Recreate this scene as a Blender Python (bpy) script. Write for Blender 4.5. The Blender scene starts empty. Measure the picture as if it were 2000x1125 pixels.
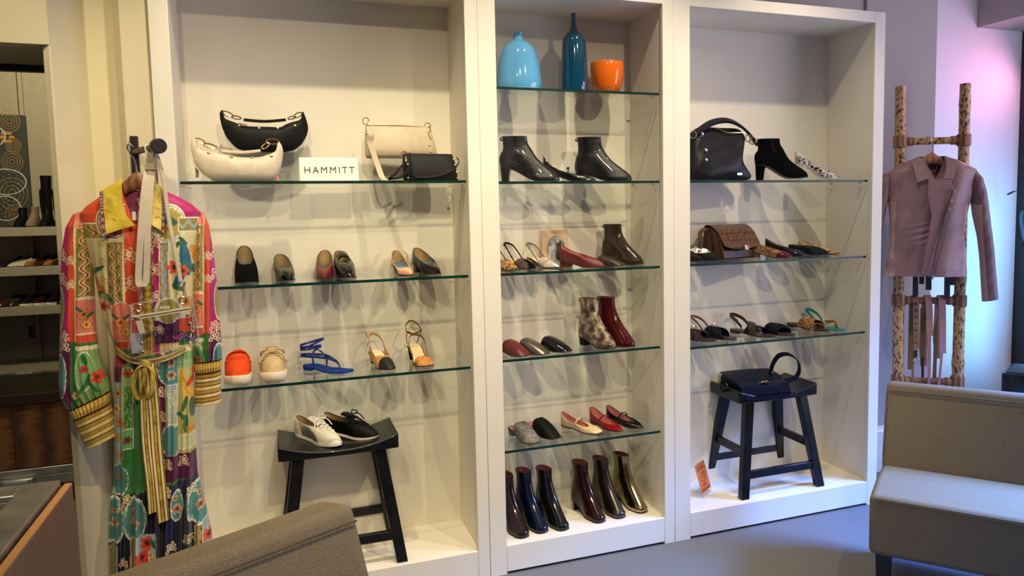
import bpy, bmesh, math, random
import numpy as np
from math import sin, cos, pi, radians, sqrt
from mathutils import Vector, Matrix, Euler

scene = bpy.context.scene
col = scene.collection
random.seed(7)

# ---------------------------------------------------------------- camera
YAW, PITCH, ROLL, FPX, PX, PY = 0.35303, 0.08343, -0.01636, 1459.95, 1087.24, 523.22
fw = Vector((sin(YAW)*cos(PITCH), cos(YAW)*cos(PITCH), -sin(PITCH)))
r0 = Vector((cos(YAW), -sin(YAW), 0)); u0 = r0.cross(fw)
rr = cos(ROLL)*r0 + sin(ROLL)*u0; uu = -sin(ROLL)*r0 + cos(ROLL)*u0
camd = bpy.data.cameras.new('camera'); cam = bpy.data.objects.new('camera', camd); col.objects.link(cam)
cam.matrix_world = Matrix(((rr.x, uu.x, -fw.x, 1.0816), (rr.y, uu.y, -fw.y, -2.8341), (rr.z, uu.z, -fw.z, 1.5), (0, 0, 0, 1)))
camd.sensor_fit = 'HORIZONTAL'; camd.sensor_width = 36; camd.lens = 36*FPX/2000
camd.shift_x = (1000-PX)/2000; camd.shift_y = (PY-562.5)/2000
camd.clip_start = 0.05
scene.camera = cam

# ---------------------------------------------------------------- world, lamps, exposure
scene.view_settings.view_transform = 'Standard'; scene.view_settings.look = 'None'
scene.view_settings.gamma = 1; scene.view_settings.use_curve_mapping = False
scene.view_settings.exposure = 0.38
scene.cycles.max_bounces = 10; scene.cycles.diffuse_bounces = 4; scene.cycles.glossy_bounces = 4
scene.cycles.transmission_bounces = 6; scene.cycles.transparent_max_bounces = 32
scene.cycles.sample_clamp_indirect = 4; scene.cycles.use_denoising = True
scene.cycles.caustics_reflective = False; scene.cycles.caustics_refractive = False
w = bpy.data.worlds.new('world'); scene.world = w; w.use_nodes = True
w.node_tree.nodes['Background'].inputs[0].default_value = (0.80, 0.82, 1.0, 1)
w.node_tree.nodes['Background'].inputs[1].default_value = 0.06

def spot(name, loc, target, watts, color, angle=75, blend=.6, radius=.02):
    d = bpy.data.lights.new(name, 'SPOT'); d.energy = watts; d.color = color
    d.spot_size = radians(angle); d.spot_blend = blend; d.shadow_soft_size = radius
    o = bpy.data.objects.new(name, d); col.objects.link(o); o.location = loc
    o.rotation_euler = (Vector(target)-Vector(loc)).to_track_quat('-Z', 'Y').to_euler(); return o
def area(name, loc, target, watts, color, sx, sy, spread=180):
    d = bpy.data.lights.new(name, 'AREA'); d.energy = watts; d.color = color; d.shape = 'RECTANGLE'; d.size = sx; d.size_y = sy; d.spread = radians(spread)
    o = bpy.data.objects.new(name, d); col.objects.link(o); o.location = loc
    o.rotation_euler = (Vector(target)-Vector(loc)).to_track_quat('-Z', 'Y').to_euler(); return o
WARM = (1, .83, .53); WARM2 = (1, .86, .60)
# ceiling track heads aimed at the display shelves
for x, y, tx, e in ((.29, -1.58, 1.1, 9), (1.5, -2.4, 1.4, 74), (2.75, -2.2, 2.4, 78), (.7, -2.5, .9, 58)):
    spot('track_and_fill_lamp', (x, y, 3.0), (tx, .3, .55), e, WARM, 66, .9)  # far row includes extra heads added as fill
for x, tx, e in ((1.05, 1.1, 58), (1.72, 1.75, 42), (2.45, 2.3, 52), (3.2, 3.25, 46)):
    spot('track_and_fill_lamp', (x, -.64, 3.0), (tx, .12, .45), e, WARM2, 84, .95)
spot('track_and_fill_lamp', (-.3, -1.0, 3.0), (-.15, .0, 2.35), 44, WARM, 62)
spot('track_and_fill_lamp', (1.3, -3.1, 3.0), (1.0, -1.25, .7), 26, WARM, 44, .8)
spot('track_and_fill_lamp', (-.3, -2.3, 3.0), (.25, -1.25, .9), 16, WARM, 40, .8)  # spot added only to brighten the dim counter
spot('mirror_alcove_fill', (-.15, 2.6, 2.95), (-.70, 4.2, 1.7), 110, (1, .86, .62), 80)  # added lamp, lifts the dark mirror alcove
spot('mirror_alcove_fill', (-.35, .75, 2.95), (-.2, 1.65, .4), 70, (1, .84, .6), 60)  # second added lamp, brightens the showcase front
# blue beam and daylight from the shop window on the right, and the neon round its reveal
area('window_blue_beam', (5.62, -1.9, 2.3), (3.75, -1.1, .15), 74, (.15, .36, 1.0), 1.8, .5, 44)  # saturated blue window light, beam narrowed by hand onto the loveseat
area('window_skylight', (5.64, -1.6, 1.5), (2.6, -.4, .9), 56, (.80, .76, .92), 2.8, 1.9)
area('neon_pink', (5.50, .42, 2.30), (4.85, .8, 1.95), 2.2, (1.0, .36, .66), .5, .1)
area('neon_pink', (5.25, -1.1, 2.48), (3.9, .0, 1.6), 3.4, (1.0, .48, .72), 1.2, .12)
area('neon_blue', (5.50, .40, .95), (4.95, .8, 1.05), 8, (.18, .52, 1.0), .1, 1.3)

# ---------------------------------------------------------------- node materials
def _n(nt, t, x=0, y=0):
    n = nt.nodes.new(t); n.location = (x, y); return n
def c4(c): return (c[0], c[1], c[2], 1)
def srgb(r, g, b):
    f = lambda v: (v/255/12.92 if v/255 <= .04045 else ((v/255+.055)/1.055)**2.4)
    return (f(r), f(g), f(b))
MATS = {}
def M(name, base, rough=.5, metal=0, spec=.5, coat=0, sheen=0, vary=.06, vscale=12, bump=0, bscale=200, coord='Object', coatr=.05):
    """principled surface whose colour wavers a little with a noise and which may have a fine grain bump"""
    if name in MATS: return MATS[name]
    m = bpy.data.materials.new(name); m.use_nodes = True; nt = m.node_tree; b = nt.nodes['Principled BSDF']
    tc = _n(nt, 'ShaderNodeTexCoord', -900)
    nz = _n(nt, 'ShaderNodeTexNoise', -700); nz.inputs['Scale'].default_value = vscale; nz.inputs['Detail'].default_value = 4
    nt.links.new(tc.outputs[coord], nz.inputs['Vector'])
    rp = _n(nt, 'ShaderNodeValToRGB', -450)
    lo = [max(0, v*(1-vary*2)) for v in base]; hi = [min(1, v*(1+vary*2)) for v in base]
    rp.color_ramp.elements[0].position = .3; rp.color_ramp.elements[1].position = .7
    rp.color_ramp.elements[0].color = c4(lo); rp.color_ramp.elements[1].color = c4(hi)
    nt.links.new(nz.outputs['Fac'], rp.inputs['Fac']); nt.links.new(rp.outputs['Color'], b.inputs['Base Color'])
    b.inputs['Roughness'].default_value = rough; b.inputs['Metallic'].default_value = metal
    b.inputs['Specular IOR Level'].default_value = spec; b.inputs['Coat Weight'].default_value = coat
    b.inputs['Coat Roughness'].default_value = coatr
    b.inputs['Sheen Weight'].default_value = sheen
    if bump:
        n2 = _n(nt, 'ShaderNodeTexNoise', -700, -300); n2.inputs['Scale'].default_value = bscale; n2.inputs['Detail'].default_value = 3
        nt.links.new(tc.outputs[coord], n2.inputs['Vector'])
        bp = _n(nt, 'ShaderNodeBump', -300, -300); bp.inputs['Strength'].default_value = bump; bp.inputs['Distance'].default_value = .002
        nt.links.new(n2.outputs['Fac'], bp.inputs['Height']); nt.links.new(bp.outputs['Normal'], b.inputs['Normal'])
    MATS[name] = m; return m
def leather(name, c, rough=.42):
    k = max(c) < .03
    return M(name, c, rough+(.12 if k else 0), bump=.25, bscale=500, vary=.035, vscale=30, spec=.11 if k else .4)
def patent(name, c): return M(name, c, .11, coat=.25, spec=.32, vary=.05, vscale=20, bump=.04, bscale=60)
def suede(name, c): return M(name, c, .95, spec=.06, sheen=.0, vary=.06, vscale=60, bump=.2, bscale=700)
def metal(name, c, rough=.25): return M(name, c, rough, metal=1, vary=.06, vscale=40)
def ramp_mat(name, tex, stops, rough=.5, coat=0, scale=60, warp=None, metal=0, bump=0, stretch=None, feature=None, rand=1.0, interp='CONSTANT', spec=.5, coord='Object'):
    """a material whose colour is a ramp over one procedural texture (voronoi, noise, wave)"""
    if name in MATS: return MATS[name]
    m = bpy.data.materials.new(name); m.use_nodes = True; nt = m.node_tree; b = nt.nodes['Principled BSDF']
    tc = _n(nt, 'ShaderNodeTexCoord', -1200); vec = tc.outputs[coord]
    if stretch:
        mp = _n(nt, 'ShaderNodeMapping', -1050); mp.inputs['Scale'].default_value = stretch
        nt.links.new(vec, mp.inputs['Vector']); vec = mp.outputs['Vector']
    if warp:
        nz = _n(nt, 'ShaderNodeTexNoise', -1000, -200); nz.inputs['Scale'].default_value = warp[0]
        nt.links.new(vec, nz.inputs['Vector'])
        mx = _n(nt, 'ShaderNodeMixRGB', -800); mx.blend_type = 'ADD'; mx.inputs['Fac'].default_value = warp[1]
        nt.links.new(vec, mx.inputs[1]); nt.links.new(nz.outputs['Color'], mx.inputs[2]); vec = mx.outputs[0]
    if tex == 'voronoi':
        t = _n(nt, 'ShaderNodeTexVoronoi', -600); t.inputs['Scale'].default_value = scale; t.inputs['Randomness'].default_value = rand
        if feature: t.feature = feature
        out = t.outputs['Distance']
    elif tex == 'noise':
        t = _n(nt, 'ShaderNodeTexNoise', -600); t.inputs['Scale'].default_value = scale; t.inputs['Detail'].default_value = 6; out = t.outputs['Fac']
    else:
        t = _n(nt, 'ShaderNodeTexWave', -600); t.inputs['Scale'].default_value = scale; t.inputs['Distortion'].default_value = 3
        t.inputs['Detail'].default_value = 3; out = t.outputs['Fac']
    nt.links.new(vec, t.inputs['Vector'])
    rp = _n(nt, 'ShaderNodeValToRGB', -300); rp.color_ramp.interpolation = interp
    e = rp.color_ramp.elements
    while len(e) < len(stops): e.new(.5)
    for i, (p, c) in enumerate(stops): e[i].position = p; e[i].color = c4(c)
    nt.links.new(out, rp.inputs['Fac']); nt.links.new(rp.outputs['Color'], b.inputs['Base Color'])
    b.inputs['Roughness'].default_value = rough; b.inputs['Coat Weight'].default_value = coat; b.inputs['Metallic'].default_value = metal
    b.inputs['Coat Roughness'].default_value = .06; b.inputs['Specular IOR Level'].default_value = spec
    if bump:
        bp = _n(nt, 'ShaderNodeBump', -200, -300); bp.inputs['Strength'].default_value = bump; bp.inputs['Distance'].default_value = .002
        nt.links.new(out, bp.inputs['Height']); nt.links.new(bp.outputs['Normal'], b.inputs['Normal'])
    MATS[name] = m; return m
def cap_mat(name, c1, c2, yt, k=0, zk=0, rough=.4, coat=0, mottle=60):
    """upper in two leathers: c2 forward of the cap line, c1 behind it"""
    if name in MATS: return MATS[name]
    m = M(name, c1, rough, coat=coat); nt = m.node_tree; b = nt.nodes['Principled BSDF']; old = b.inputs['Base Color'].links[0].from_socket
    tc = _n(nt, 'ShaderNodeTexCoord', -900, -600); sp = _n(nt, 'ShaderNodeSeparateXYZ', -700, -600); nt.links.new(tc.outputs['Object'], sp.inputs[0])
    def op(o, a, bb):
        q = _n(nt, 'ShaderNodeMath', -500, -600); q.operation = o
        for i, v in enumerate((a, bb)):
            if isinstance(v, (int, float)): q.inputs[i].default_value = v
            else: nt.links.new(v, q.inputs[i])
        return q.outputs[0]
    x2 = op('MULTIPLY', op('MULTIPLY', sp.outputs[0], sp.outputs[0]), k); f = op('GREATER_THAN', op('ADD', op('SUBTRACT', sp.outputs[1], x2), op('MULTIPLY', sp.outputs[2], zk)), yt)
    mx = _n(nt, 'ShaderNodeMixRGB', -200, -100); nt.links.new(f, mx.inputs[0]); nt.links.new(old, mx.inputs[1]); mx.inputs[2].default_value = c4(c2); nt.links.new(mx.outputs[0], b.inputs['Base Color']); return m
def clear_mat(name, tint, refl=1.0, rough=.02):
    """thin clear sheet: tinted see-through plus a fresnel reflection on each face"""
    if name in MATS: return MATS[name]
    m = bpy.data.materials.new(name); m.use_nodes = True; nt = m.node_tree
    for n in list(nt.nodes):
        if n.type == 'BSDF_PRINCIPLED': nt.nodes.remove(n)
    out = [n for n in nt.nodes if n.type == 'OUTPUT_MATERIAL'][0]
    tr = _n(nt, 'ShaderNodeBsdfTransparent', -300); tr.inputs[0].default_value = c4(tint)
    gl = _n(nt, 'ShaderNodeBsdfGlossy', -300, -150); gl.inputs['Roughness'].default_value = rough; gl.inputs[0].default_value = (refl, refl, refl, 1)
    fr = _n(nt, 'ShaderNodeFresnel', -300, 150)      # same index seen from either side of the sheet, so no total reflection inside it
    ge = _n(nt, 'ShaderNodeNewGeometry', -700, 150); mt_ = _n(nt, 'ShaderNodeMath', -500, 150); mt_.operation = 'MULTIPLY_ADD'
    mt_.inputs[1].default_value = 1/1.5-1.5; mt_.inputs[2].default_value = 1.5
    nt.links.new(ge.outputs['Backfacing'], mt_.inputs[0]); nt.links.new(mt_.outputs[0], fr.inputs['IOR'])
    mx = _n(nt, 'ShaderNodeMixShader', -80)
    nt.links.new(fr.outputs[0], mx.inputs[0]); nt.links.new(tr.outputs[0], mx.inputs[1]); nt.links.new(gl.outputs[0], mx.inputs[2])
    nt.links.new(mx.outputs[0], out.inputs[0]); MATS[name] = m; return m

# ---------------------------------------------------------------- mesh building
class MB:
    def __init__(s): s.v = []; s.f = []; s.m = []
    def add(s, verts, faces, mi=0):
        o = len(s.v); s.v += [tuple(p) for p in verts]; s.f += [tuple(i+o for i in f) for f in faces]; s.m += [mi]*len(faces); return s
    def box(s, a, b, mi=0, rot=None, about=None):
        x0, y0, z0 = a; x1, y1, z1 = b
        V = [Vector(p) for p in ((x0,y0,z0),(x1,y0,z0),(x1,y1,z0),(x0,y1,z0),(x0,y0,z1),(x1,y0,z1),(x1,y1,z1),(x0,y1,z1))]
        if rot:
            c = Vector(about) if about else sum(V, Vector())/8; R = Euler(rot).to_matrix(); V = [R@(p-c)+c for p in V]
        return s.add(V, [(0,3,2,1),(4,5,6,7),(0,1,5,4),(1,2,6,5),(2,3,7,6),(3,0,4,7)], mi)
    def bar(s, p, q, w, h, mi=0, up=(0,0,1), w2=None, h2=None):
        """a straight square bar from p to q"""
        p, q = Vector(p), Vector(q); d = (q-p).normalized(); a = d.cross(Vector(up)).normalized(); b = a.cross(d)
        V = []
        for c, ww, hh in ((p, w, h), (q, w2 or w, h2 or h)):
            V += [c-a*ww/2-b*hh/2, c+a*ww/2-b*hh/2, c+a*ww/2+b*hh/2, c-a*ww/2+b*hh/2]
        return s.add(V, [(0,1,2,3),(7,6,5,4),(0,4,5,1),(1,5,6,2),(2,6,7,3),(3,7,4,0)], mi)
    def post(s, p, q, w, d, w2=None, d2=None, mi=0):
        """a leg: horizontal rectangles w x d (X x Y) at p and q"""
        V = []
        for c, a, b in ((p, w, d), (q, w2 or w, d2 or d)):
            V += [(c[0]-a/2,c[1]-b/2,c[2]),(c[0]+a/2,c[1]-b/2,c[2]),(c[0]+a/2,c[1]+b/2,c[2]),(c[0]-a/2,c[1]+b/2,c[2])]
        return s.add(V, [(0,3,2,1),(4,5,6,7),(0,1,5,4),(1,2,6,5),(2,3,7,6),(3,0,4,7)], mi)
    def grid(s, P, mi=0, closed_u=False, closed_v=False):
        """P[row][col] -> quads"""
        n, k = len(P), len(P[0]); F = []
        for i in range(n if closed_v else n-1):
            for j in range(k if closed_u else k-1):
                F.append((i*k+j, i*k+(j+1)%k, ((i+1)%n)*k+(j+1)%k, ((i+1)%n)*k+j))
        return s.add([p for r in P for p in r], F, mi)
    def loft(s, loops, mi=0, cap=(True, True)):
        n = len(loops[0]); s.grid(loops, mi, closed_u=True); o = len(s.v)-n*len(loops)
        if cap[0]: s.f.append(tuple(o+i for i in range(n))[::-1]); s.m.append(mi)
        if cap[1]: s.f.append(tuple(o+n*(len(loops)-1)+i for i in range(n))); s.m.append(mi)
        return s
    def lathe(s, prof, c=(0,0,0), n=48, mi=0, cap=(True, True)):
        return s.loft([[(c[0]+r*cos(2*pi*i/n), c[1]+r*sin(2*pi*i/n), c[2]+z) for i in range(n)] for r, z in prof], mi, cap)
    def tube(s, path, r, n=10, mi=0, closed=False, flat=1.0):
        P = [Vector(p) for p in path]; L = []; k = len(P); ref = None
        for i in range(k):
            a = P[(i-1) % k] if (closed or i) else P[0]; b = P[(i+1) % k] if (closed or i < k-1) else P[-1]
            t = (b-a).normalized()
            if ref is None:
                ref = Vector((0,0,1)) if abs(t.z) < .9 else Vector((1,0,0))
            e = (ref - t*ref.dot(t)).normalized(); g = t.cross(e); ref = e
            ri = r[i] if isinstance(r, (list, tuple)) else r
            L.append([P[i]+e*ri*cos(2*pi*j/n)*flat+g*ri*sin(2*pi*j/n) for j in range(n)])
        if closed: return s.grid(L, mi, True, True)
        return s.loft(L, mi)
    def ribbon(s, path, half, thick, mi=0, closed=False):
        """flat strap: path points, half-width vector (one or per point), thickness"""
        P = [Vector(p) for p in path]; L = []; k = len(P)
        for i in range(k):
            a = P[(i-1) % k] if (closed or i) else P[0]; b = P[(i+1) % k] if (closed or i < k-1) else P[-1]
            t = (b-a).normalized(); h = Vector(half[i] if isinstance(half, list) else half)
            nn = t.cross(h).normalized()*thick/2
            L.append([P[i]-h-nn, P[i]+h-nn, P[i]+h+nn, P[i]-h+nn])
        if closed: return s.grid(L, mi, True, True)
        return s.loft(L, mi)
    def prism(s, pts, d, mi=0, axis='y', at=0):
        """outline pts (a,b) extruded by d"""
        n = len(pts)
        mk = {'y': lambda a, b, t: (a, t, b), 'z': lambda a, b, t: (a, b, t), 'x': lambda a, b, t: (t, a, b)}[axis]
        return s.loft([[mk(a, b, at) for a, b in pts], [mk(a, b, at+d) for a, b in pts]], mi)
    def ball(s, c, r, mi=0, n=10, sq=(1,1,1)):
        L = [[(c[0]+r*sq[0]*sin(pi*i/n)*cos(2*pi*j/(2*n)), c[1]+r*sq[1]*sin(pi*i/n)*sin(2*pi*j/(2*n)), c[2]+r*sq[2]*cos(pi*i/n)) for j in range(2*n)] for i in range(1, n)]
        return s.loft(L, mi)
    def torus(s, c, R, r, nrm=(0,1,0), n=24, k=8, mi=0, sq=1.0, updir=None):
        N = Vector(nrm).normalized(); a = Vector(updir) if updir else (Vector((0,0,1)) if abs(N.z) < .9 else Vector((1,0,0)))
        a = (a-N*a.dot(N)).normalized(); b = N.cross(a); C = Vector(c)
        return s.tube([C+a*R*cos(2*pi*i/n)+b*R*sq*sin(2*pi*i/n) for i in range(n)], r, k, mi, True)
    def move(s, M_, start=0):
        s.v[start:] = [tuple(M_@Vector(p)) for p in s.v[start:]]; return s
    def build(s, name, mats, parent=None, smooth=35, bevel=0, sub=0, loc=None, label=None, segs=2):
        me = bpy.data.meshes.new(name); me.from_pydata(s.v, [], s.f)
        for mm in (mats if isinstance(mats, (list, tuple)) else [mats]): me.materials.append(mm)
        me.polygons.foreach_set('material_index', s.m)
        bm = bmesh.new(); bm.from_mesh(me); bmesh.ops.recalc_face_normals(bm, faces=bm.faces); bm.to_mesh(me); bm.free()
        if smooth:
            me.polygons.foreach_set('use_smooth', [True]*len(me.polygons)); me.set_sharp_from_angle(angle=radians(smooth))
        me.update(); o = bpy.data.objects.new(name, me); col.objects.link(o)
        if parent: o.parent = parent
        if loc: o.location = loc
        if label: o['label'] = label
        if bevel:
            b = o.modifiers.new('bevel', 'BEVEL'); b.width = bevel; b.segments = segs; b.limit_method = 'ANGLE'; b.angle_limit = radians(40)
        if sub:
            b = o.modifiers.new('subdivision', 'SUBSURF'); b.levels = sub; b.render_levels = sub
        return o

def tag(o, label, cat, group=None):
    o['label'] = label; o['category'] = cat
    if group: o['group'] = group
    return o
def thing(name, label, cat, loc=(0,0,0), rz=0, group=None):
    o = bpy.data.objects.new(name, None); o.empty_display_size = .05; col.objects.link(o)
    o.location = loc; o.rotation_euler = (0, 0, rz); return tag(o, label, cat, group)
def struct(o): o['kind'] = 'structure'; return o
def lerp(a, b, t): return a+(b-a)*t
def sstep(a, b, x):
    t = min(1, max(0, (x-a)/(b-a))); return t*t*(3-2*t)
def curve(pts, n=8, closed=False):
    """Catmull-Rom through the points"""
    P = [Vector(p) for p in pts]; k = len(P); out = []
    for i in range(k if closed else k-1):
        g = (lambda j: P[j % k]) if closed else (lambda j: P[min(k-1, max(0, j))])
        a, b, c, d = g(i-1), g(i), g(i+1), g(i+2)
        for q in range(n):
            t = q/n
            out.append(.5*((2*b)+(c-a)*t+(2*a-5*b+4*c-d)*t*t+(3*b-a-3*c+d)*t**3))
    if not closed: out.append(P[-1])
    return out
def interp(tab, x):
    if x <= tab[0][0]: return tab[0][1]
    for (a, va), (b, vb) in zip(tab, tab[1:]):
        if x <= b:
            t = (x-a)/(b-a); t = t*t*(3-2*t); return va+(vb-va)*t
    return tab[-1][1]
def text(name, body, size, mt, parent, loc, rot, extrude=.0004, align='CENTER', space=1.0, sx=1.0, sharp=0):
    c = bpy.data.curves.new(name, 'FONT'); c.body = body; c.size = size; c.extrude = extrude; c.align_x = align; c.align_y = 'CENTER'
    c.space_character = space; c.offset = sharp
    t = bpy.data.objects.new('tmp', c); col.objects.link(t)
    dg = bpy.context.evaluated_depsgraph_get(); me = bpy.data.meshes.new_from_object(t.evaluated_get(dg))
    bpy.data.objects.remove(t); bpy.data.curves.remove(c)
    me.materials.clear(); me.materials.append(mt)
    o = bpy.data.objects.new(name, me); col.objects.link(o); o.parent = parent; o.location = loc; o.rotation_euler = rot; o.scale = (sx, 1, 1); return o
# ---------------------------------------------------------------- room shell
WALL = M('wall_paint', srgb(214, 203, 178), .75, spec=.25, vary=.015, vscale=4, bump=.12, bscale=160)
CREAM = M('cream_wall_paint', srgb(228, 216, 180), .75, spec=.25, vary=.015, vscale=4, bump=.12, bscale=160)
GREYW = M('grey_wall_paint', srgb(176, 166, 156), .8, spec=.2, vary=.015, vscale=4, bump=.1, bscale=160)
WHITEW = M('white_wall_paint', srgb(232, 228, 226), .75, spec=.25, vary=.012, vscale=3, bump=.08, bscale=160)
PAINT = M('shelving_white_paint', srgb(236, 229, 212), .5, spec=.35, vary=.012, vscale=5, bump=.12, bscale=90)
CARPET = M('grey_carpet', srgb(120, 118, 116), .97, spec=.05, vary=.10, vscale=260, bump=.7, bscale=520)
CEIL = M('ceiling_paint', srgb(225, 220, 210), .9, spec=.1, vary=.01, vscale=3)
BLACK = M('black_frame_paint', (.012, .013, .016), .35, vary=.1, vscale=20)
DARKMETAL = M('dark_bar_metal', (.01, .011, .011), .3, vary=.1)

struct(MB().box((-4, -5.5, -.06), (7, 4.4, 0)).build('floor', CARPET))
struct(MB().box((-4, -5.5, 3.05), (7, 4.4, 3.15)).build('ceiling', CEIL))
# wall behind the shelving, ending in an outer corner right of it
struct(MB().box((.62, .362, 0), (4.5, .43, 3.05)).build('wall_back', GREYW))
struct(MB().box((4.0, .345, 0), (4.03, .362, 3.05)).build('trim_1', GREYW, bevel=.003))
struct(MB().prism([(.338, .0), (.362, 0), (.362, .25), (.352, .25), (.350, .235), (.338, .225)], .7, axis='x', at=3.8).build('baseboard_back', PAINT))
# recessed wall beyond the corner: far reveal of the shop window, and its header
struct(MB().box((4.5, .8, 0), (6.2, .87, 3.05)).build('wall_window_reveal', WHITEW))
struct(MB().box((4.43, .43, 0), (4.5, .87, 3.05)).build('wall_corner_return', GREYW))
struct(MB().box((5.3, -5.5, 2.585), (5.8, .8, 3.05)).build('wall_window_header', GREYW))
struct(MB().box((5.66, -5.5, 0), (5.8, .8, .32)).build('wall_window_sill', WHITEW))
# shop window: black frame and pane
wf = MB(); wf.box((5.70, .70, .32), (5.80, .80, 2.585)); wf.box((5.70, -3.2, .32), (5.80, .7, .38)); wf.box((5.70, -3.2, 2.52), (5.80, .7, 2.585))
wf.box((5.70, -1.55, .38), (5.80, -1.45, 2.52)); wf.box((5.70, -3.2, .38), (5.80, -3.1, 2.52))
win = struct(wf.build('window_1', BLACK))
struct(MB().box((5.745, -3.1, .38), (5.752, .70, 2.52)).build('window_pane', clear_mat('window_glass', (.55, .72, .95)), win))
struct(MB().box((5.8, -5.5, 0), (5.9, -3.2, 3.05)).build('wall_right', GREYW))

# pier between the shelving and the opening on the left (faceted, as in the photo)
F = [(.419, 0), (.50, .11), (.606, .112), (.613, .022), (.701, .022), (.701, .36), (.62, .43), (.40, .43), (.395, .02)]
struct(MB().prism(F, 3.05, axis='z').build('wall_pier', CREAM, bevel=.004))
# header over the opening that takes the mirror's place
struct(MB().box((-3, 0, 2.036), (.419, .42, 3.05)).build('wall_opening_header', CREAM))
struct(MB().box((-3, .395, 2.012), (.40, .425, 2.036)).build('trim_2', DARKMETAL))
# alcove beyond the opening, a mirror's reflection built as real space
ALC = M('mirror_alcove_wall_paint', srgb(160, 150, 124), .85, spec=.15, vary=.03, vscale=25, bump=.5, bscale=60)
struct(MB().box((-4, 4.2, 0), (1.2, 4.27, 3.05)).build('wall_mirror_alcove_back', ALC))
struct(MB().box((1.13, .43, 0), (1.2, 4.2, 3.05)).build('wall_mirror_alcove_side', ALC))
struct(MB().box((-.790, 4.165, 0), (-.760, 4.2, 3.05)).build('trim_3', ALC, bevel=.006))
struct(MB().box((-4, 4.185, .0), (1.13, 4.2, .12)).build('baseboard_mirror_alcove', ALC))

# ---------------------------------------------------------------- built-in shelving units
ZB, ZT, ZO, DB = .122, 2.328, 2.378, .331
def unit(name, label, xo0, x0, x1, xo1, top):
    t = thing(name, label, 'shelving', (xo0, 0, 0))
    o = -xo0
    fr = MB()
    fr.box((xo0+o, 0, 0), (x0+o, .022, top)); fr.box((x1+o, 0, 0), (xo1+o-.001, .022, top))
    fr.build('stile', PAINT, t, bevel=.002)
    MB().box((x0+o, 0, ZT), (x1+o, .022, top)).build('head_rail', PAINT, t, bevel=.002)
    MB().box((x0+o, 0, .012), (x1+o, .022, ZB-.001)).build('kick_board', PAINT, t, bevel=.002)
    MB().box((x0-.012+o, .022, ZB-.02), (x1+.012+o, DB, ZB)).build('floor_board', PAINT, t, bevel=.0015)
    MB().box((x0-.012+o, .022, ZT), (x1+.012+o, DB, ZT+.02)).build('top_board', PAINT, t, bevel=.0015)
    MB().box((x0-.012+o, DB, ZB-.02), (x1+.012+o, DB+.015, ZT+.02)).build('back_panel', PAINT, t, bevel=.0015)
    MB().box((x0-.028+o, .022, 0), (x0-.006+o, DB+.015, top)).build('side_panel', PAINT, t, bevel=.0015)
    MB().box((x1+.006+o, .022, 0), (x1+.028+o, DB+.015, top)).build('side_panel', PAINT, t, bevel=.0015)
    return t
U1 = (.703, .763, 1.770, 1.820); U2 = (1.820, 1.8905, 2.614, 2.666); U3 = (2.666, 2.744, 3.734, 3.796)
unit('shelving_unit', 'wide white shelving unit beside the patterned dress, topped by four handbags', *U1, 2.62)
unit('shelving_unit', 'narrow white middle shelving unit with vases on its top shelf', *U2, ZO)
unit('shelving_unit', 'white shelving unit at the right with a bare back above the slouchy black bag', *U3, ZO)
# glass shelves, each on four metal pins
GLASS = clear_mat('shelf_glass', (.962, .985, .972)); GEDGE = M('glass_edge', (.002, .030, .024), .28, spec=.35, vary=.25, vscale=8)
PIN = metal('pin_steel', (.55, .52, .45), .3)
def shelf(x0, x1, z, label, n):
    t = thing('glass_shelf', label, 'glass shelf', (x0, 0, z), 0, 'glass shelves')
    w_, y0, y1, h = x1-x0-.004, .027, .322, .0105
    g = MB().box((.004, y0, -h), (w_, y1, 0)); g.m = [0, 0, 1, 0, 0, 0]
    g.build('pane', [GLASS, GEDGE], t, smooth=0)
    for sx in (.010, w_-.006):
        for y in (.07, .27):
            MB().tube([(sx-.012 if sx < .1 else sx+.006, y, -h-.0035), (sx+.004 if sx < .1 else sx-.010, y, -h-.0035)], .0033, 8).build('pin', PIN, t)
    return t
TH = ('topmost', 'upper', 'middle', 'lower', 'lowest')
for z, l in ((1.603, 'glass shelf carrying the four handbags and the white name card'), (1.234, 'glass shelf carrying the row of six dark and nude court shoes'), (.870, 'glass shelf carrying the orange mule and the blue strappy sandal')): shelf(U1[1], U1[2], z, l, 1)
for z, l in ((1.967, 'glass shelf carrying the blue vase, teal bottle and orange bowl'), (1.598, 'glass shelf carrying two shiny black ankle boots and a black strap flat'), (1.233, 'glass shelf with slingbacks, the photo card and an olive boot'), (.883, 'glass shelf with three square-toed mules and two upright ankle boots'), (.507, 'glass shelf with two mules and three gathered strap flats, lowest of the middle unit')): shelf(U2[1], U2[2], z, l, 2)
for z, l in ((1.598, 'glass shelf carrying the slouchy black bag and the snake-print pump'), (1.234, 'glass shelf carrying the brown crocodile-print satchel and flats'), (.865, 'glass shelf carrying sandals and slides in the right unit')): shelf(U3[1], U3[2], z, l, 3)
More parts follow.
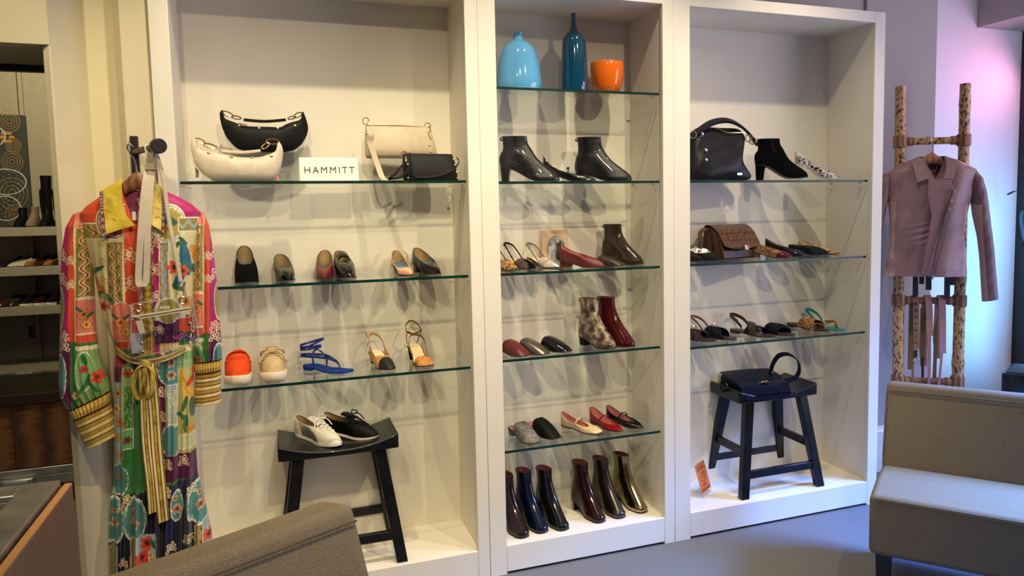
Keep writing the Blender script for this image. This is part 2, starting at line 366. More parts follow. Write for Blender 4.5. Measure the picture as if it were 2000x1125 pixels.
# ---------------------------------------------------------------- shoes
N_ = 18
TOES = {'round': (.30, 2.2), 'square': (.13, 3.2), 'almond': (.38, 1.75), 'point': (.48, 1.3), 'blunt': (.22, 2.4)}
def wsole(t, toe):
    ct, n = TOES[toe]
    b = interp([(0, .68), (.18, .74), (.42, .70), (.68, 1.0), (.86, .93 if toe != 'square' else .90), (1, .80 if toe != 'square' else .74)], t)
    if t < .13: b *= sqrt(max(0, 1-((.13-t)/.13)**2))
    if t > 1-ct: b *= max(0, 1-((t-1+ct)/ct)**n)**(1/n)
    return b
def zprof(t, H, spring=.004):
    s = 1-sstep(.12, .66, t) if t > .12 else 1+.06*(.12-t)/.12
    return H*s*(.93+.07*(1-t)) + (spring*((t-.74)/.26)**2 if t > .74 else 0)
def half(i): return (1-cos(pi*i/N_))/2
def mirror(side):     # side: points i=0..N (x>=0) -> closed loop
    return side + [(-x, y, z) for x, y, z in side[-2:0:-1]]
def inner(rows, d, closed):
    A = np.array([[tuple(p) for p in r] for r in rows]); n, k, _ = A.shape
    du = (np.roll(A, -1, 1)-np.roll(A, 1, 1)) if closed else np.gradient(A, axis=1)
    dv = np.gradient(A, axis=0); nm = np.cross(du, dv); nm /= np.maximum(np.linalg.norm(nm, axis=2, keepdims=True), 1e-9)
    c = A.mean(axis=(0, 1)); 
    if ((A-c)*nm).sum() < 0: nm = -nm
    return (A-nm*d)
def shell(name, rows, mat, linmat, parent, closed=True, d=.0016, mi=None, mats=None, bump=None):
    """outer surface + rim as one mesh, lining as another"""
    m = MB(); m.grid(rows, 0, closed_u=closed)
    inn = inner(rows, d, closed).tolist()
    m.grid([rows[-1], inn[-1]], 0, closed_u=closed)
    if not closed: m.grid([[r[0] for r in rows], [r[0] for r in inn]]); m.grid([[r[-1] for r in rows], [r[-1] for r in inn]])
    if mi: mi(m, len(rows), len(rows[0]), closed)
    o = m.build(name, mats or mat, parent, smooth=50)
    if linmat:
        lm = MB().grid(inn, 0, closed_u=closed); k = len(rows[0])
        if isinstance(linmat, tuple):
            for r in range(len(rows)-1):
                for j in range(k): lm.m[r*k+j] = 1 if abs(j+.5-k/2) < k*.29 else 0
        lm.build('lining', list(linmat) if isinstance(linmat, tuple) else linmat, parent, smooth=60)
    return o
def shoe(name, label, cat, toe_at, z, th, mat, lining, insole=None, sole=None, L=.21, W=.034, H=.012, st=.004, toe='almond',
         style='pump', throat=.60, heelh=.052, sideh=.030, throath=.030, heel=None, heeltaper=.85, heellen=.25, i0=9, top=.155, group=None,
         cuff=1.0, platform=0.0, mi=None, mats=None, wop=.76, throatp=.75, tab=None, dy=0):
    r = radians(th)
    t = thing(name, label, cat, (toe_at[0]-L*sin(r), toe_at[1]+L*cos(r), z), r+pi, group)
    sole = sole or M('sole_black_rubber', (.012, .011, .011), .5); insole = insole or (lining[0] if isinstance(lining, tuple) else lining); heel = heel or mat
    zp = lambda q: zprof(q, H)+platform
    S = [(W*wsole(half(i), toe), L*half(i), zp(half(i))+st) for i in range(N_+1)]
    # sole: plate with thickness
    m = MB(); lo = [(x*1.0+(.0015 if 0 < i < N_ else 0), y+(-.0015 if i == 0 else .002 if i == N_ else 0), zp(half(i))) for i, (x, y, _) in enumerate(S)]
    hi = [(x, y, zz+st) for x, y, zz in lo]
    P = []
    for side in (hi, lo): P.append([(-x, y, zz) for x, y, zz in side]); P.append(side)
    m.grid([P[0], P[1]]); m.grid([P[2], P[3]]); m.grid([P[0], P[2]]); m.grid([P[1], P[3]])
    m.build('sole', sole, t, smooth=40)
    # heel block
    if H+platform > .008 and heel != 'none':
        q = [i for i in range(N_+1) if half(i) <= heellen]; lo_i = [S[i] for i in q]; yend = lo_i[-1][1]
        rows = []
        for k in range(7):
            u = k/6; sc = lerp(1, heeltaper, u**.7); yb = lerp(0, (1-heeltaper)*.30*yend, u)
            side = [(x*lerp(.97, .90*heeltaper+.08, u), yb+y*sc, lerp(zp(half(i)), 0, u)) for i, (x, y, _) in zip(q, lo_i)]
            rows.append(side+[(-x, y, zz) for x, y, zz in side[::-1]])
        MB().loft(rows).build('heel', heel, t, smooth=40)
        MB().loft([[(x, y, .003) for x, y, _ in rows[-1]], [(x*1.01, y, 0) for x, y, _ in rows[-1]]]).build('heel_tip', sole, t, smooth=40)
    # footbed
    ins = MB(); rows = [[(-x*.93, y, zz+.0012) for x, y, zz in S[1:-1]], [(0, y, zz+.0008) for x, y, zz in S[1:-1]], [(x*.93, y, zz+.0012) for x, y, zz in S[1:-1]]]
    if style != 'boot': ins.grid(rows).build('insole', insole, t)
    if style == 'pump':
        T = []
        for i in range(N_+1):
            f = i/N_; tt = lerp(.010, throat, half(i)); x = W*wop*max(0, sin(pi*f))**throatp
            T.append((x, L*tt, zp(tt)+interp([(0, heelh), (.5, sideh), (1, throath)], f)))
        rows = []; K = 9; B = mirror(S); T = mirror(T)
        for k in range(K+1):
            v = k/K; a = v**1.35; b = 1-(1-v)**1.75; bulge = .0022*sin(pi*v)
            rows.append([(lerp(p[0], q[0], a)+(bulge if p[0] > .004 else -bulge if p[0] < -.004 else 0), lerp(p[1], q[1], a), lerp(p[2], q[2], b)) for p, q in zip(B, T)])
        shell('upper', rows, mat, lining, t, True, mi=mi, mats=mats)
        # topline binding
        MB().tube(rows[-1], .0011, 6, closed=True).build('binding', mat if not mats else mats[0], t)
    elif style in ('mule', 'sling'):
        idx = list(range(i0, N_+1)); T = []
        for i in idx:
            g = (i-i0)/(N_-i0); y = L*lerp(half(i0)+.01, throat, g**.8); x = W*wop*cos(pi/2*g)**(.9 if style == 'sling' else .55)*1.14
            T.append((x, y, zp(y/L)+st+lerp(.004, throath, sin(pi/2*g)**(1.1 if style == 'sling' else .6))))
        B = [S[i] for i in idx]; B = B+[(-x, y, zz) for x, y, zz in B[-2::-1]]; T = T+[(-x, y, zz) for x, y, zz in T[-2::-1]]
        rows = []; K = 9
        for k in range(K+1):
            v = k/K; a = v**1.08; b = 1-(1-v)**1.5; bulge = .0022*sin(pi*v)
            rows.append([(lerp(p[0], q[0], a)+(bulge if p[0] > .004 else -bulge if p[0] < -.004 else 0), lerp(p[1], q[1], a), lerp(p[2], q[2], b)) for p, q in zip(B, T)])
        shell('upper', rows, mat, lining, t, False, mi=mi, mats=mats)
        MB().tube(rows[-1], .0010, 6).build('binding', mat if not mats else mats[0], t)
    elif style == 'boot':
        h = top-H; C = []
        spec = [(0, 1, None, 0, 0), (-.014, .990, 'a', .018, .014), (-.016, .93, 'b', .040, .032), (.012, .66, 'c', .34*h+.018, .42*h+.004), (.045, .525, 'd', .58*h, .62*h), (.050, .475, 'd', .76*h, .78*h), (.030, .46*cuff, 'e', h, h)]
        for (t0, t1, kind, za, zb) in spec:
            side = []
            for i in range(N_+1):
                f = i/N_; tt = lerp(t0, t1, half(i)); e = max(0, sin(pi*f))**.8
                x = {None: wsole(half(i), toe), 'a': wsole(half(i), toe)*1.04, 'b': lerp(wsole(half(i), toe), e*.86, .45)*1.0, 'c': e*.80, 'd': e*.72, 'e': e*.80}[kind]*W
                base = zp(tt)+st if kind in (None, 'a', 'b') else lerp(H+st+platform, lerp(zp(tt), H, .5)+st, f) if kind == 'c' else H+st+platform
                side.append((x, L*tt, base+lerp(za, zb, half(i))))
            C.append(mirror(side))
        rows = []
        for k in range(len(C)-1):
            for s_ in range(4):
                u = s_/4; a, b, c, d = C[max(0, k-1)], C[k], C[k+1], C[min(len(C)-1, k+2)]
                rows.append([tuple(.5*((2*b[j][e])+(c[j][e]-a[j][e])*u+(2*a[j][e]-5*b[j][e]+4*c[j][e]-d[j][e])*u*u+(3*b[j][e]-a[j][e]-3*c[j][e]+d[j][e])*u**3) for e in range(3)) for j in range(len(b))])
        rows.append(C[-1])
        rows = [r_ for i, r_ in enumerate(rows)]
        shell('upper', rows, mat, lining, t, True, d=.002, mi=mi, mats=mats)
        bk = rows[-1][0]
        if tab:
            MB().ribbon(curve([(.018, bk[1]+.012, bk[2]-.011), (.010, bk[1]-.002, bk[2]-.011), (0, bk[1]-.006, bk[2]-.011), (-.010, bk[1]-.002, bk[2]-.011), (-.018, bk[1]+.012, bk[2]-.011)], 5), (0, 0, .0055), .003).build('back_tab', mat, t)
            for sx in (-1, 1): MB().ball((sx*.0145, bk[1]+.004, bk[2]-.011), .0032, n=5).build('stud', metal('stud_nickel', (.6, .58, .52)), t)
        MB().ribbon([tuple(Vector(rows[k][N_//2+1])*1.0+Vector((.0008, 0, 0))) for k in range(14, len(rows))], (0, .0016, 0), .001).build('zip', M('zip_black', (.01, .01, .01), .4), t)
    t['_'] = 0; del t['_']
    t.pass_index = 0
    SH[t.name] = dict(L=L, W=W, S=S, zp=zp, st=st, rows=rows)
    return t
SH = {}
LN_TAN = leather('lining_tan', srgb(176, 146, 104)); LN_ROSE = leather('lining_rose', srgb(128, 70, 68)); LN_PINK = leather('lining_pink', srgb(196, 122, 118)); LN_CREAM = leather('lining_cream', srgb(226, 206, 168)); LN_DARK = leather('lining_dark', srgb(60, 48, 42))
IN_BLUE = leather('insole_blue', srgb(92, 148, 186)); IN_CREAM = leather('insole_cream', srgb(232, 208, 160))
BLK = leather('black_leather', (.006, .006, .006), .38); BLKP = patent('black_patent', (.006, .006, .007)); BLKS = suede('black_suede', (.003, .003, .003))
GOLD = metal('gold_metal', (.83, .62, .28), .22); SILV = metal('silver_metal', (.72, .72, .70), .22)
WSOLE = M('cream_rubber', srgb(238, 222, 196), .55); BRSOLE = leather('brown_sole', srgb(54, 36, 28), .5)
def strap(t, pts, half_, thick, mat, name='strap', n=7):
    return MB().ribbon(curve(pts, n), half_, thick).build(name, mat, t, smooth=50)
def mary(t, at, mat, h=.050, w=.005, buckle=True, side=1):
    """strap over the instep from one side of the opening to the other"""
    d = SH[t.name]; L, W, z0 = d['L'], d['W'], d['zp'](at)+.004
    pts = [(W*.80, L*at, z0+.026), (W*.74, L*(at+.005), z0+h*.75), (W*.40, L*(at+.02), z0+h), (0, L*(at+.025), z0+h*1.05), (-W*.40, L*(at+.02), z0+h), (-W*.74, L*(at+.005), z0+h*.75), (-W*.80, L*at, z0+.026)]
    strap(t, pts, (0, w, 0), .0022, mat)
    if buckle:
        MB().torus((side*W*.79, L*at, z0+h*.72), .0062, .0012, (1, 0, .2), 14, 6, sq=.9).build('buckle', GOLD, t)
def sling(t, mat, y0=.44, h=.062, z1=.030, w=.0038, buckle=True):
    d = SH[t.name]; L, W, zp = d['L'], d['W'], d['zp']; H = zp(0)
    a = (W*.74, L*y0, zp(y0)+.018)
    pts = [a, (W*.72, L*.28, lerp(a[2], H+h, .45)), (W*.62, L*.12, lerp(a[2], H+h, .85)), (W*.34, L*.015, H+h), (0, -L*.012, H+h+.002)]
    pts += [(-x, y, z) for x, y, z in pts[-2::-1]]
    strap(t, pts, (0, 0, w), .002, mat, 'heel_strap')
    if buckle:
        MB().torus((W*.66, L*.16, lerp(a[2], H+h, .76)), .0055, .001, (1, .2, 0), 12, 6).build('buckle', SILV, t)
    MB().ribbon([(W*.69, L*.15, lerp(a[2], H+h, .78)), (W*.78, L*.08, lerp(a[2], H+h, .98))], (0, 0, w*.8), .0018).build('strap_end', mat, t)
def gather(mat, name):    # pleated vamp leather
    return ramp_mat(name, 'wave', [(0, tuple(v*.75 for v in mat)), (1, mat)], .3, coat=.3, scale=55, bump=.6, interp='LINEAR')
def toecap(frac):
    def f(m, n, k, closed):
        nq = k if closed else k-1; c = (k//2) if closed else k//2
        for r in range(n-1):
            for j in range(nq):
                m.m[r*nq+j] = 1 if abs(j-c) < frac*k*(1-(r/(n-1))*.9) and r < n*.72 else 0
    return f

def heelsole(x): return x
# unit 1, upper shelf: six court shoes seen from the front
z = 1.234; g = 'court shoes on the upper shelf'
s = shoe('court_shoe', 'black suede high-fronted court shoe, leftmost on its shelf', 'shoe', (.962, .085), z, 4, BLKS, (LN_TAN, IN_BLUE), IN_BLUE, L=.225, W=.041, H=.056, toe='square', throat=.53, heelh=.070, sideh=.046, throath=.056, heeltaper=.9, group=g, wop=.70)
s = shoe('court_shoe', 'grey leather pointed court shoe with black shiny toe', 'shoe', (1.105, .10), z, 8, leather('grey_leather', srgb(84, 78, 72)), (LN_TAN, IN_BLUE), IN_BLUE, L=.215, W=.037, H=.035, toe='point', throat=.58, heelh=.055, sideh=.040, throath=.042, group=g,
         mi=toecap(.17), mats=[leather('grey_leather', srgb(84, 78, 72)), BLKP])
s = shoe('court_shoe', 'burgundy leather pointed court shoe with blue insole', 'shoe', (1.228, .105), z, -5, leather('burgundy_leather', srgb(104, 34, 34), .3), (LN_TAN, IN_BLUE), IN_BLUE, L=.215, W=.037, H=.035, toe='point', throat=.57, heelh=.064, sideh=.042, throath=.038, group=g)
s = shoe('loafer', 'black patent heeled loafer with a high tongue flap', 'shoe', (1.324, .10), z, 6, BLKP, (LN_TAN, IN_BLUE), IN_BLUE, L=.215, W=.037, H=.035, toe='almond', throat=.52, heelh=.060, sideh=.045, throath=.050, group=g)
MB().grid([[(.024*sin(u*pi/2)*k, .105+.010*v-.055*v*v, .075+.030*v-.022*(u*k if 0 else abs(u))**2-.006*v) for u in [i/6-1 for i in range(13)]] for v in [q/6 for q in range(7)] for k in (1,)]).build('tongue', BLKP, s)
s = shoe('mary_jane_shoe', 'nude pink patent pointed shoe with a thin instep strap', 'shoe', (1.556, .085), z, 9, patent('nude_patent', srgb(226, 172, 136)), (LN_TAN, IN_BLUE), IN_BLUE, L=.205, W=.035, H=.032, toe='point', throat=.66, heelh=.058, sideh=.018, throath=.030, group=g, throatp=.55)
mary(s, .36, patent('nude_patent', srgb(226, 172, 136)), .066, .004, True, 1)
s = shoe('court_shoe', 'glossy black pointed court shoe, rightmost on its shelf', 'shoe', (1.668, .085), z, 16, BLKP, (LN_TAN, IN_BLUE), IN_BLUE, L=.215, W=.039, H=.035, toe='point', throat=.60, heelh=.062, sideh=.040, throath=.036, group=g)

# unit 1, middle shelf
z = .870; g = 'shoes on the middle shelf of the left unit'
OR = suede('orange_nubuck', srgb(222, 78, 36)); BG = suede('beige_nubuck', srgb(196, 170, 126))
def chunky(label, at, th, mat, kind):
    r = radians(th); L, W = .235, .048
    t = thing(kind, label, 'shoe', (at[0]-L*sin(r), at[1]+L*cos(r), z), r+pi, g)
    o = [(W*wsole(half(i), 'blunt'), L*half(i)) for i in range(N_+1)]
    def ring(k, zz): return mirror([(x*k, L/2+(y-L/2)*(1+(k-1)*.5), zz+.006*max(0, (y/L-.75)/.25)**2) for x, y in o])
    MB().loft([ring(.97, 0), ring(1.04, .006), ring(1.05, .022), ring(1.01, .030), ring(.95, .031)]).build('sole', WSOLE, t, smooth=50)
    for q in (-1, 0, 1):
        MB().box((q*.012-.0006, L*1.024-abs(q)*.002-.0015, .004), (q*.012+.0006, L*1.024-abs(q)*.002+.001, .015)).build('sole_groove', M('groove_shadow_rubber', srgb(150, 136, 116), .7), t)
    z0 = .030; S = [(x*.93, L/2+(y-L/2)*.96, z0) for x, y in o]
    if kind == 'mule':
        i0 = 8; idx = range(i0, N_+1); B = []; T = []
        for i in idx:
            gg = (i-i0)/(N_-i0); B.append(S[i]); y = L*lerp(.42, .30, gg**.7); T.append((W*.80*cos(pi/2*gg)**.7, y, z0+lerp(.012, .074, sin(pi/2*gg)**.9)))
        mk = lambda A: A+[(-x, y, zz) for x, y, zz in A[-2::-1]]
        B, T, closed = mk(B), mk(T), False
    else:
        B = mirror(S); T = []
        for i in range(N_+1):
            f = i/N_; tt = lerp(.03, .40, half(i)); T.append((W*.66*max(0, sin(pi*f))**.7, L*tt, z0+interp([(0, .066), (.5, .046), (1, .078)], f)))
        T, closed = mirror(T), True
    rows = []
    for k in range(11):
        v = k/10; a = v**1.5; b = 1-(1-v)**2.1; bl = .003*sin(pi*v)
        rows.append([(lerp(p[0], q[0], a)+(bl if p[0] > .004 else -bl if p[0] < -.004 else 0), lerp(p[1], q[1], a), lerp(p[2], q[2], b)) for p, q in zip(B, T)])
    shell('upper', rows, mat, LN_TAN, t, closed, d=.002)
    c = len(rows[0])//2
    MB().tube(rows[0], .0022, 6, closed=closed).build('welt', WSOLE, t)
    # apron seam
    seam = [tuple(Vector(rows[max(2, 5-abs(j)//3)][c+j])+Vector((0, .0015, .001))) for j in range(-6, 7)]
    MB().tube(seam, .0012, 6).build('apron_seam', mat, t)
    if kind == 'mule':
        MB().ribbon([tuple(Vector(rows[k_][c+j])+Vector((0, .002, .0028))) for j, k_ in [(q, 8 if abs(q) < 5 else 7 if abs(q) < 7 else 5) for q in range(-8, 9)]], (0, .009, .004), .003).build('saddle_strap', mat, t, smooth=60)
    else:
        kn = Vector(rows[6][c])+Vector((0, .006, .008))
        MB().ball(kn, .009, n=6, sq=(1, .8, .8)).build('lace_knot', mat, t)
        for sx in (1, -1):
            MB().tube(curve([kn, kn+Vector((sx*.018, .012, .0)), kn+Vector((sx*.036, .020, -.016 if sx > 0 else -.012)), kn+Vector((sx*.046, .026, -.034))], 5), .0034, 8).build('lace', mat, t)
            MB().tube([kn+Vector((sx*.043, .024, -.030)), kn+Vector((sx*.049, .028, -.040))], .0037, 8).build('lace_tip', SILV, t)
            MB().tube(curve([kn, kn+Vector((sx*.020, -.004, .006)), kn+Vector((sx*.038, -.020, -.004)), kn+Vector((sx*.040, -.045, -.02))], 5), .0034, 8).build('side_lace', mat, t)
    return t
chunky('bright orange slip-on mule on a thick cream sole', (.912, .055), 0, OR, 'mule')
chunky('beige nubuck loafer with a knotted lace bow on a thick cream sole', (1.036, .06), 2, BG, 'boat_shoe')
# blue strappy sandal over a clear form
BLUE = suede('cobalt_suede', srgb(38, 60, 142))
def slab(name, label, toe_at, z, th, L, W, footmat, solemat, H=.008, toe='round', group=None, cat='sandal', edge=None):
    r = radians(th); t = thing(name, label, cat, (toe_at[0]-L*sin(r), toe_at[1]+L*cos(r), z), r+pi, group)
    ht = .006; base = lambda q: H*(1-sstep(.2, .55, q))
    o = [(W*wsole(half(i), toe), L*half(i)) for i in range(N_+1)]
    def pl(k, off): return [[(-x*k, y, base(y/L)+off+.003*max(0, (y/L-.75)/.25)**2) for x, y in o], [(x*k, y, base(y/L)+off+.003*max(0, (y/L-.75)/.25)**2) for x, y in o]]
    a, b, c, d = pl(1.0, 0), pl(1.03, ht*.6), pl(1.0, ht), pl(.9, ht+.0012)
    m = MB(); m.grid([a[0], a[1]]); 
    for s_ in (0, 1): m.grid([a[s_], b[s_]]); m.grid([b[s_], c[s_]])
    m.grid([c[0], c[1]]); m.build('sole', solemat, t, smooth=40)
    MB().grid([[(x*.93, y, zz) for x, y, zz in c[0]], [(0, y, zz+.0016) for x, y, zz in c[0]], [(x*.93, y, zz) for x, y, zz in c[1]]][0:3]).build('footbed', footmat, t).location.z = .0012
    if H > .004:
        q = [i for i in range(N_+1) if half(i) <= .25]; side = [o[i] for i in q]
        ring = lambda zz, k: [(x*k, y*k, zz) for x, y in side]+[(-x*k, y*k, zz) for x, y in side[::-1]]
        MB().loft([ring(H+.0005, .99), ring(0, .95)]).build('heel', solemat, t)
    SH[t.name] = dict(L=L, W=W, zp=lambda q: base(q)+ht, base=base)
    return t
def over(t, ta, tb, h, hw, mat, thick=.0022, name='cross_strap', skew=0, fl=1.0, lift=0):
    """strap arching across the foot from the left edge at ta to the right edge at tb"""
    d = SH[t.name]; L, W = d['L'], d['W']; pts = []
    for k in range(13):
        u = k/12; q = lerp(ta, tb, u); a = pi*u
        wd = W*wsole(min(.97, q), 'round')*1.0
        pts.append((-wd*cos(a)*(1.0+.06*sin(a)), L*q, d['zp'](q)-.003+h*sin(a)**.62+lift))
    return MB().ribbon(pts, (0, hw, -hw*.15), thick).build(name, mat, t, smooth=60)
s = slab('strappy_sandal', 'cobalt blue flat sandal with crossed ankle straps and square toe', (1.313, .105), z, 46, .228, .040, BLUE, BLUE, .010, 'square', g)
FORM = clear_mat('clear_form_plastic', (.96, .97, .96))
MB().loft([[(.022*sin(2*pi*j/16)*k, .055+.050*cos(2*pi*j/16)*q, zz) for j in range(16)] for zz, k, q in ((.02, 1, .9), (.06, 1.05, .8), (.10, .95, .7), (.135, .8, .55))], cap=(False, True)).build('shoe_form', FORM, s)
MB().loft([[(.026*sin(2*pi*j/14)*k, yy, .018+.018*k*(1+cos(2*pi*j/14))) for j in range(14)] for yy, k in ((.10, 1.0), (.13, 1.0), (.16, .85), (.185, .55))]).build('shoe_form', FORM, s)
w = (0, 0, .0045)
strap(s, [(.026, .045, .095), (.0, .100, .125), (-.026, .045, .112), (-.022, .005, .100), (0, -.012, .094), (.022, .004, .090), (.026, .045, .095)], w, .0022, BLUE, 'ankle_strap')
strap(s, [(.026, .050, .086), (0, .085, .095), (-.026, .050, .090), (-.020, .004, .082), (.0, -.012, .080), (.020, .004, .080), (.026, .05, .086)], w, .0022, BLUE, 'ankle_strap')
strap(s, [(.033, .080, .010), (.030, .070, .045), (.014, .062, .075), (-.012, .07, .088)], (0, .0045, 0), .0022, BLUE, 'side_strap')
strap(s, [(-.033, .080, .010), (-.030, .085, .04), (-.014, .075, .070), (.012, .06, .088)], (0, .0045, 0), .0022, BLUE, 'side_strap')
strap(s, [(.024, .035, .055), (.022, .080, .056), (.008, .130, .050), (0, .165, .036), (.0, .178, .010)], (0, 0, .0048), .0026, BLUE, 'toe_strap')
strap(s, [(-.024, .035, .055), (-.022, .080, .056), (-.008, .130, .050), (0, .165, .036), (.0, .178, .010)], (0, 0, .0048), .0026, BLUE, 'toe_strap')
strap(s, [(.024, .035, .055), (.018, .0, .055), (0, -.012, .055), (-.018, .0, .055), (-.024, .035, .055)], (0, 0, .0045), .0022, BLUE, 'heel_strap')
for zz in (.093, .086): MB().torus((.025, .04, zz), .006, .0012, (1, 0, .1), 12, 6).build('buckle', SILV, s)
# tan slingback with black cap
TAN = leather('camel_leather', srgb(190, 138, 78), .45)
s = shoe('slingback_shoe', 'camel slingback shoe with a black toe cap', 'shoe', (1.466, .075), z, 14, TAN, LN_CREAM, IN_CREAM, L=.205, W=.037, H=.045, toe='almond', style='sling', throat=.60, throath=.040, i0=7, group=g, mats=[cap_mat('camel_black_cap', srgb(190, 138, 78), (.008, .008, .009), .150, 0, .35, .5)], heel=BLK, heeltaper=.6, heellen=.2)
strap(s, [(.031, .078, .040), (.028, .045, .085), (.022, .018, .108), (.010, .002, .116), (0, -.004, .117), (-.010, .002, .116), (-.022, .018, .108), (-.028, .045, .085), (-.031, .078, .040)], (0, .0005, .0045), .002, TAN, 'heel_strap')
MB().grid([[(sx*lerp(.034, .029, v), lerp(.125, .052, u)*1.0-.010*v*u, lerp(lerp(.006, .026, u**.7), lerp(.030, .078, u), v)) for u in [i/8 for i in range(9)]] for v in [i/4 for i in range(5)] for sx in (1,)]).build('quarter', TAN, s)
MB().grid([[(-lerp(.034, .029, v), lerp(.125, .052, u)-.010*v*u, lerp(lerp(.006, .026, u**.7), lerp(.030, .078, u), v)) for u in [i/8 for i in range(9)]] for v in [i/4 for i in range(5)]]).build('quarter', TAN, s)
MB().torus((.025, .024, .104), .006, .001, (1, .2, 0), 12, 6).build('buckle', SILV, s)
MB().ribbon([(.025, .022, .105), (.030, .008, .128)], (0, .003, .002), .0018).build('strap_end', TAN, s)
# tan suede toe with crossing ankle straps
TSU = ramp_mat('tan_mottled_suede', 'noise', [(.3, srgb(150, 96, 48)), (.5, srgb(186, 128, 72)), (.7, srgb(206, 160, 104))], .95, scale=70, interp='LINEAR', spec=.1); TST = leather('tan_strap_leather', srgb(140, 102, 64), .5)
s = shoe('ankle_strap_shoe', 'tan suede square-toed shoe with crossing ankle straps', 'shoe', (1.606, .08), z, 8, TSU, LN_CREAM, IN_CREAM, L=.205, W=.037, H=.055, toe='square', style='mule', throat=.66, throath=.028, i0=11, group=g, heel=BLK, heeltaper=.6, heellen=.2)
strap(s, [(.030, .105, .030), (.034, .07, .075), (.022, .055, .105), (-.008, .058, .118), (-.032, .040, .122)], (0, .003, .0045), .002, TST, 'cross_strap')
strap(s, [(-.030, .105, .030), (-.035, .07, .075), (-.022, .055, .102), (.010, .058, .112), (.032, .040, .122)], (0, .003, .0045), .002, TST, 'cross_strap')
strap(s, [(.032, .040, .122), (.028, .012, .140), (.012, -.002, .155), (0, -.006, .158), (-.012, -.002, .155), (-.028, .012, .140), (-.032, .040, .122)], (0, 0, .0045), .002, TST, 'ankle_strap')
strap(s, [(.031, .04, .122), (.026, .012, .085), (.020, .006, .065)], (0, .0045, 0), .002, TST, 'heel_strap'); strap(s, [(-.031, .04, .122), (-.026, .012, .085), (-.020, .006, .065)], (0, .0045, 0), .002, TST, 'heel_strap')
MB().torus((.033, .040, .124), .006, .0012, (1, .2, 0), 12, 6).build('buckle', GOLD, s)

# unit 2, top shoe shelf (eye level)
z = 1.598; g = 'ankle boots'
CRK = ramp_mat('crinkled_black_patent', 'noise', [(.35, (.003, .003, .003)), (.65, (.008, .008, .008))], .2, coat=.5, scale=90, bump=1.0, spec=.4, interp='LINEAR', stretch=(1, 1, 3))
shoe('ankle_boot', 'crinkled black patent ankle boot on a tall block heel, left of the pair', 'boot', (2.176, .085), z, 66, CRK, LN_DARK, L=.245, W=.036, H=.055, toe='blunt', style='boot', top=.185, tab=True, heel=BLKP, heeltaper=.72, heellen=.22, group=g)
shoe('ankle_boot', 'crinkled black patent ankle boot on a low heel beside the empty shelf end', 'boot', (2.515, .10), z, 60, CRK, LN_DARK, L=.245, W=.036, H=.030, toe='blunt', style='boot', top=.190, tab=True, heel=BLKP, heeltaper=.72, heellen=.22, group=g)
GLIT = ramp_mat('black_glitter_patent', 'voronoi', [(0, (.03, .03, .03)), (.25, (.006, .006, .006))], .2, coat=.6, scale=320, interp='LINEAR')
s = shoe('mary_jane_shoe', 'black glitter flat with a buckled strap between the two black boots', 'shoe', (2.350, .11), z, 66, GLIT, LN_PINK, L=.225, W=.036, H=.030, toe='blunt', throat=.64, heelh=.082, sideh=.030, throath=.030)
mary(s, .46, GLIT, .048, .005, True, 1)

# unit 2, third shelf
z = 1.233; g = 'slingbacks beside the photo card'
LEO = ramp_mat('leopard_print', 'voronoi', [(0, srgb(120, 74, 42)), (.16, srgb(26, 16, 12)), (.34, srgb(158, 112, 72)), (.62, srgb(176, 132, 90))], .75, scale=95, warp=(50, .012), spec=.15)
NET = ramp_mat('brown_mesh_fabric', 'voronoi', [(0, srgb(96, 72, 58)), (.5, srgb(58, 42, 34))], .8, scale=420, rand=.1)
s = shoe('slingback_shoe', 'leopard print slingback flat at the left end of its shelf', 'shoe', (1.996, .11), z, 18, LEO, LN_PINK, IN_CREAM, L=.205, W=.034, H=.034, toe='almond', style='sling', throat=.55, throath=.034, i0=8, group=g); sling(s, leather('dusky_brown_leather', srgb(120, 86, 74)), h=.060)
s = shoe('slingback_shoe', 'brown mesh slingback with a black toe cap', 'shoe', (2.078, .125), z, 20, NET, LN_PINK, IN_CREAM, L=.205, W=.034, H=.036, toe='almond', style='sling', throat=.56, throath=.036, i0=8, group=g, mi=toecap(.20), mats=[NET, BLKS]); sling(s, BLKS, h=.066)
s = shoe('slingback_shoe', 'pale blush slingback with a silver toe cap before the photo card', 'shoe', (2.188, .13), z, 22, leather('blush_leather', srgb(196, 176, 158)), LN_PINK, IN_CREAM, L=.205, W=.034, H=.036, toe='point', style='sling', throat=.56, throath=.036, i0=8, group=g, mi=toecap(.22), mats=[leather('blush_leather', srgb(196, 176, 158)), ramp_mat('silver_crackle', 'voronoi', [(0, (.5, .5, .48)), (.5, (.75, .75, .72))], .3, scale=260, metal=.8, interp='LINEAR')]); sling(s, leather('silver_taupe_leather', srgb(150, 132, 116)), h=.062)
BURG = leather('deep_burgundy_leather', srgb(96, 34, 30), .3)
s = shoe('ballet_flat', 'burgundy ballet flat with a dark pull tab at the heel', 'shoe', (2.373, .075), z, 42, BURG, LN_PINK, L=.215, W=.036, H=.020, toe='almond', throat=.62, heelh=.072, sideh=.046, throath=.044)
MB().ribbon([(0, .003, .082), (0, .001, .096), (0, .003, .112)], (.0065, 0, 0), .003).build('pull_tab', leather('dark_tab_leather', srgb(52, 26, 22)), s)
OLV = leather('olive_brown_leather', srgb(52, 42, 30), .32); OLP = patent('olive_patent', srgb(54, 46, 34))
shoe('mule', 'dark olive square-toed mule behind the burgundy ballet flat', 'shoe', (2.474, .095), z, 40, OLV, LN_PINK, L=.21, W=.034, H=.012, toe='square', style='mule', throat=.50, throath=.040, i0=8)
shoe('ankle_boot', 'olive patent ankle boot at the right end of the photo card shelf', 'boot', (2.572, .115), z, 34, OLP, LN_ROSE, L=.205, W=.034, H=.028, toe='blunt', style='boot', top=.175, tab=True, heel=OLP, group='ankle boots')
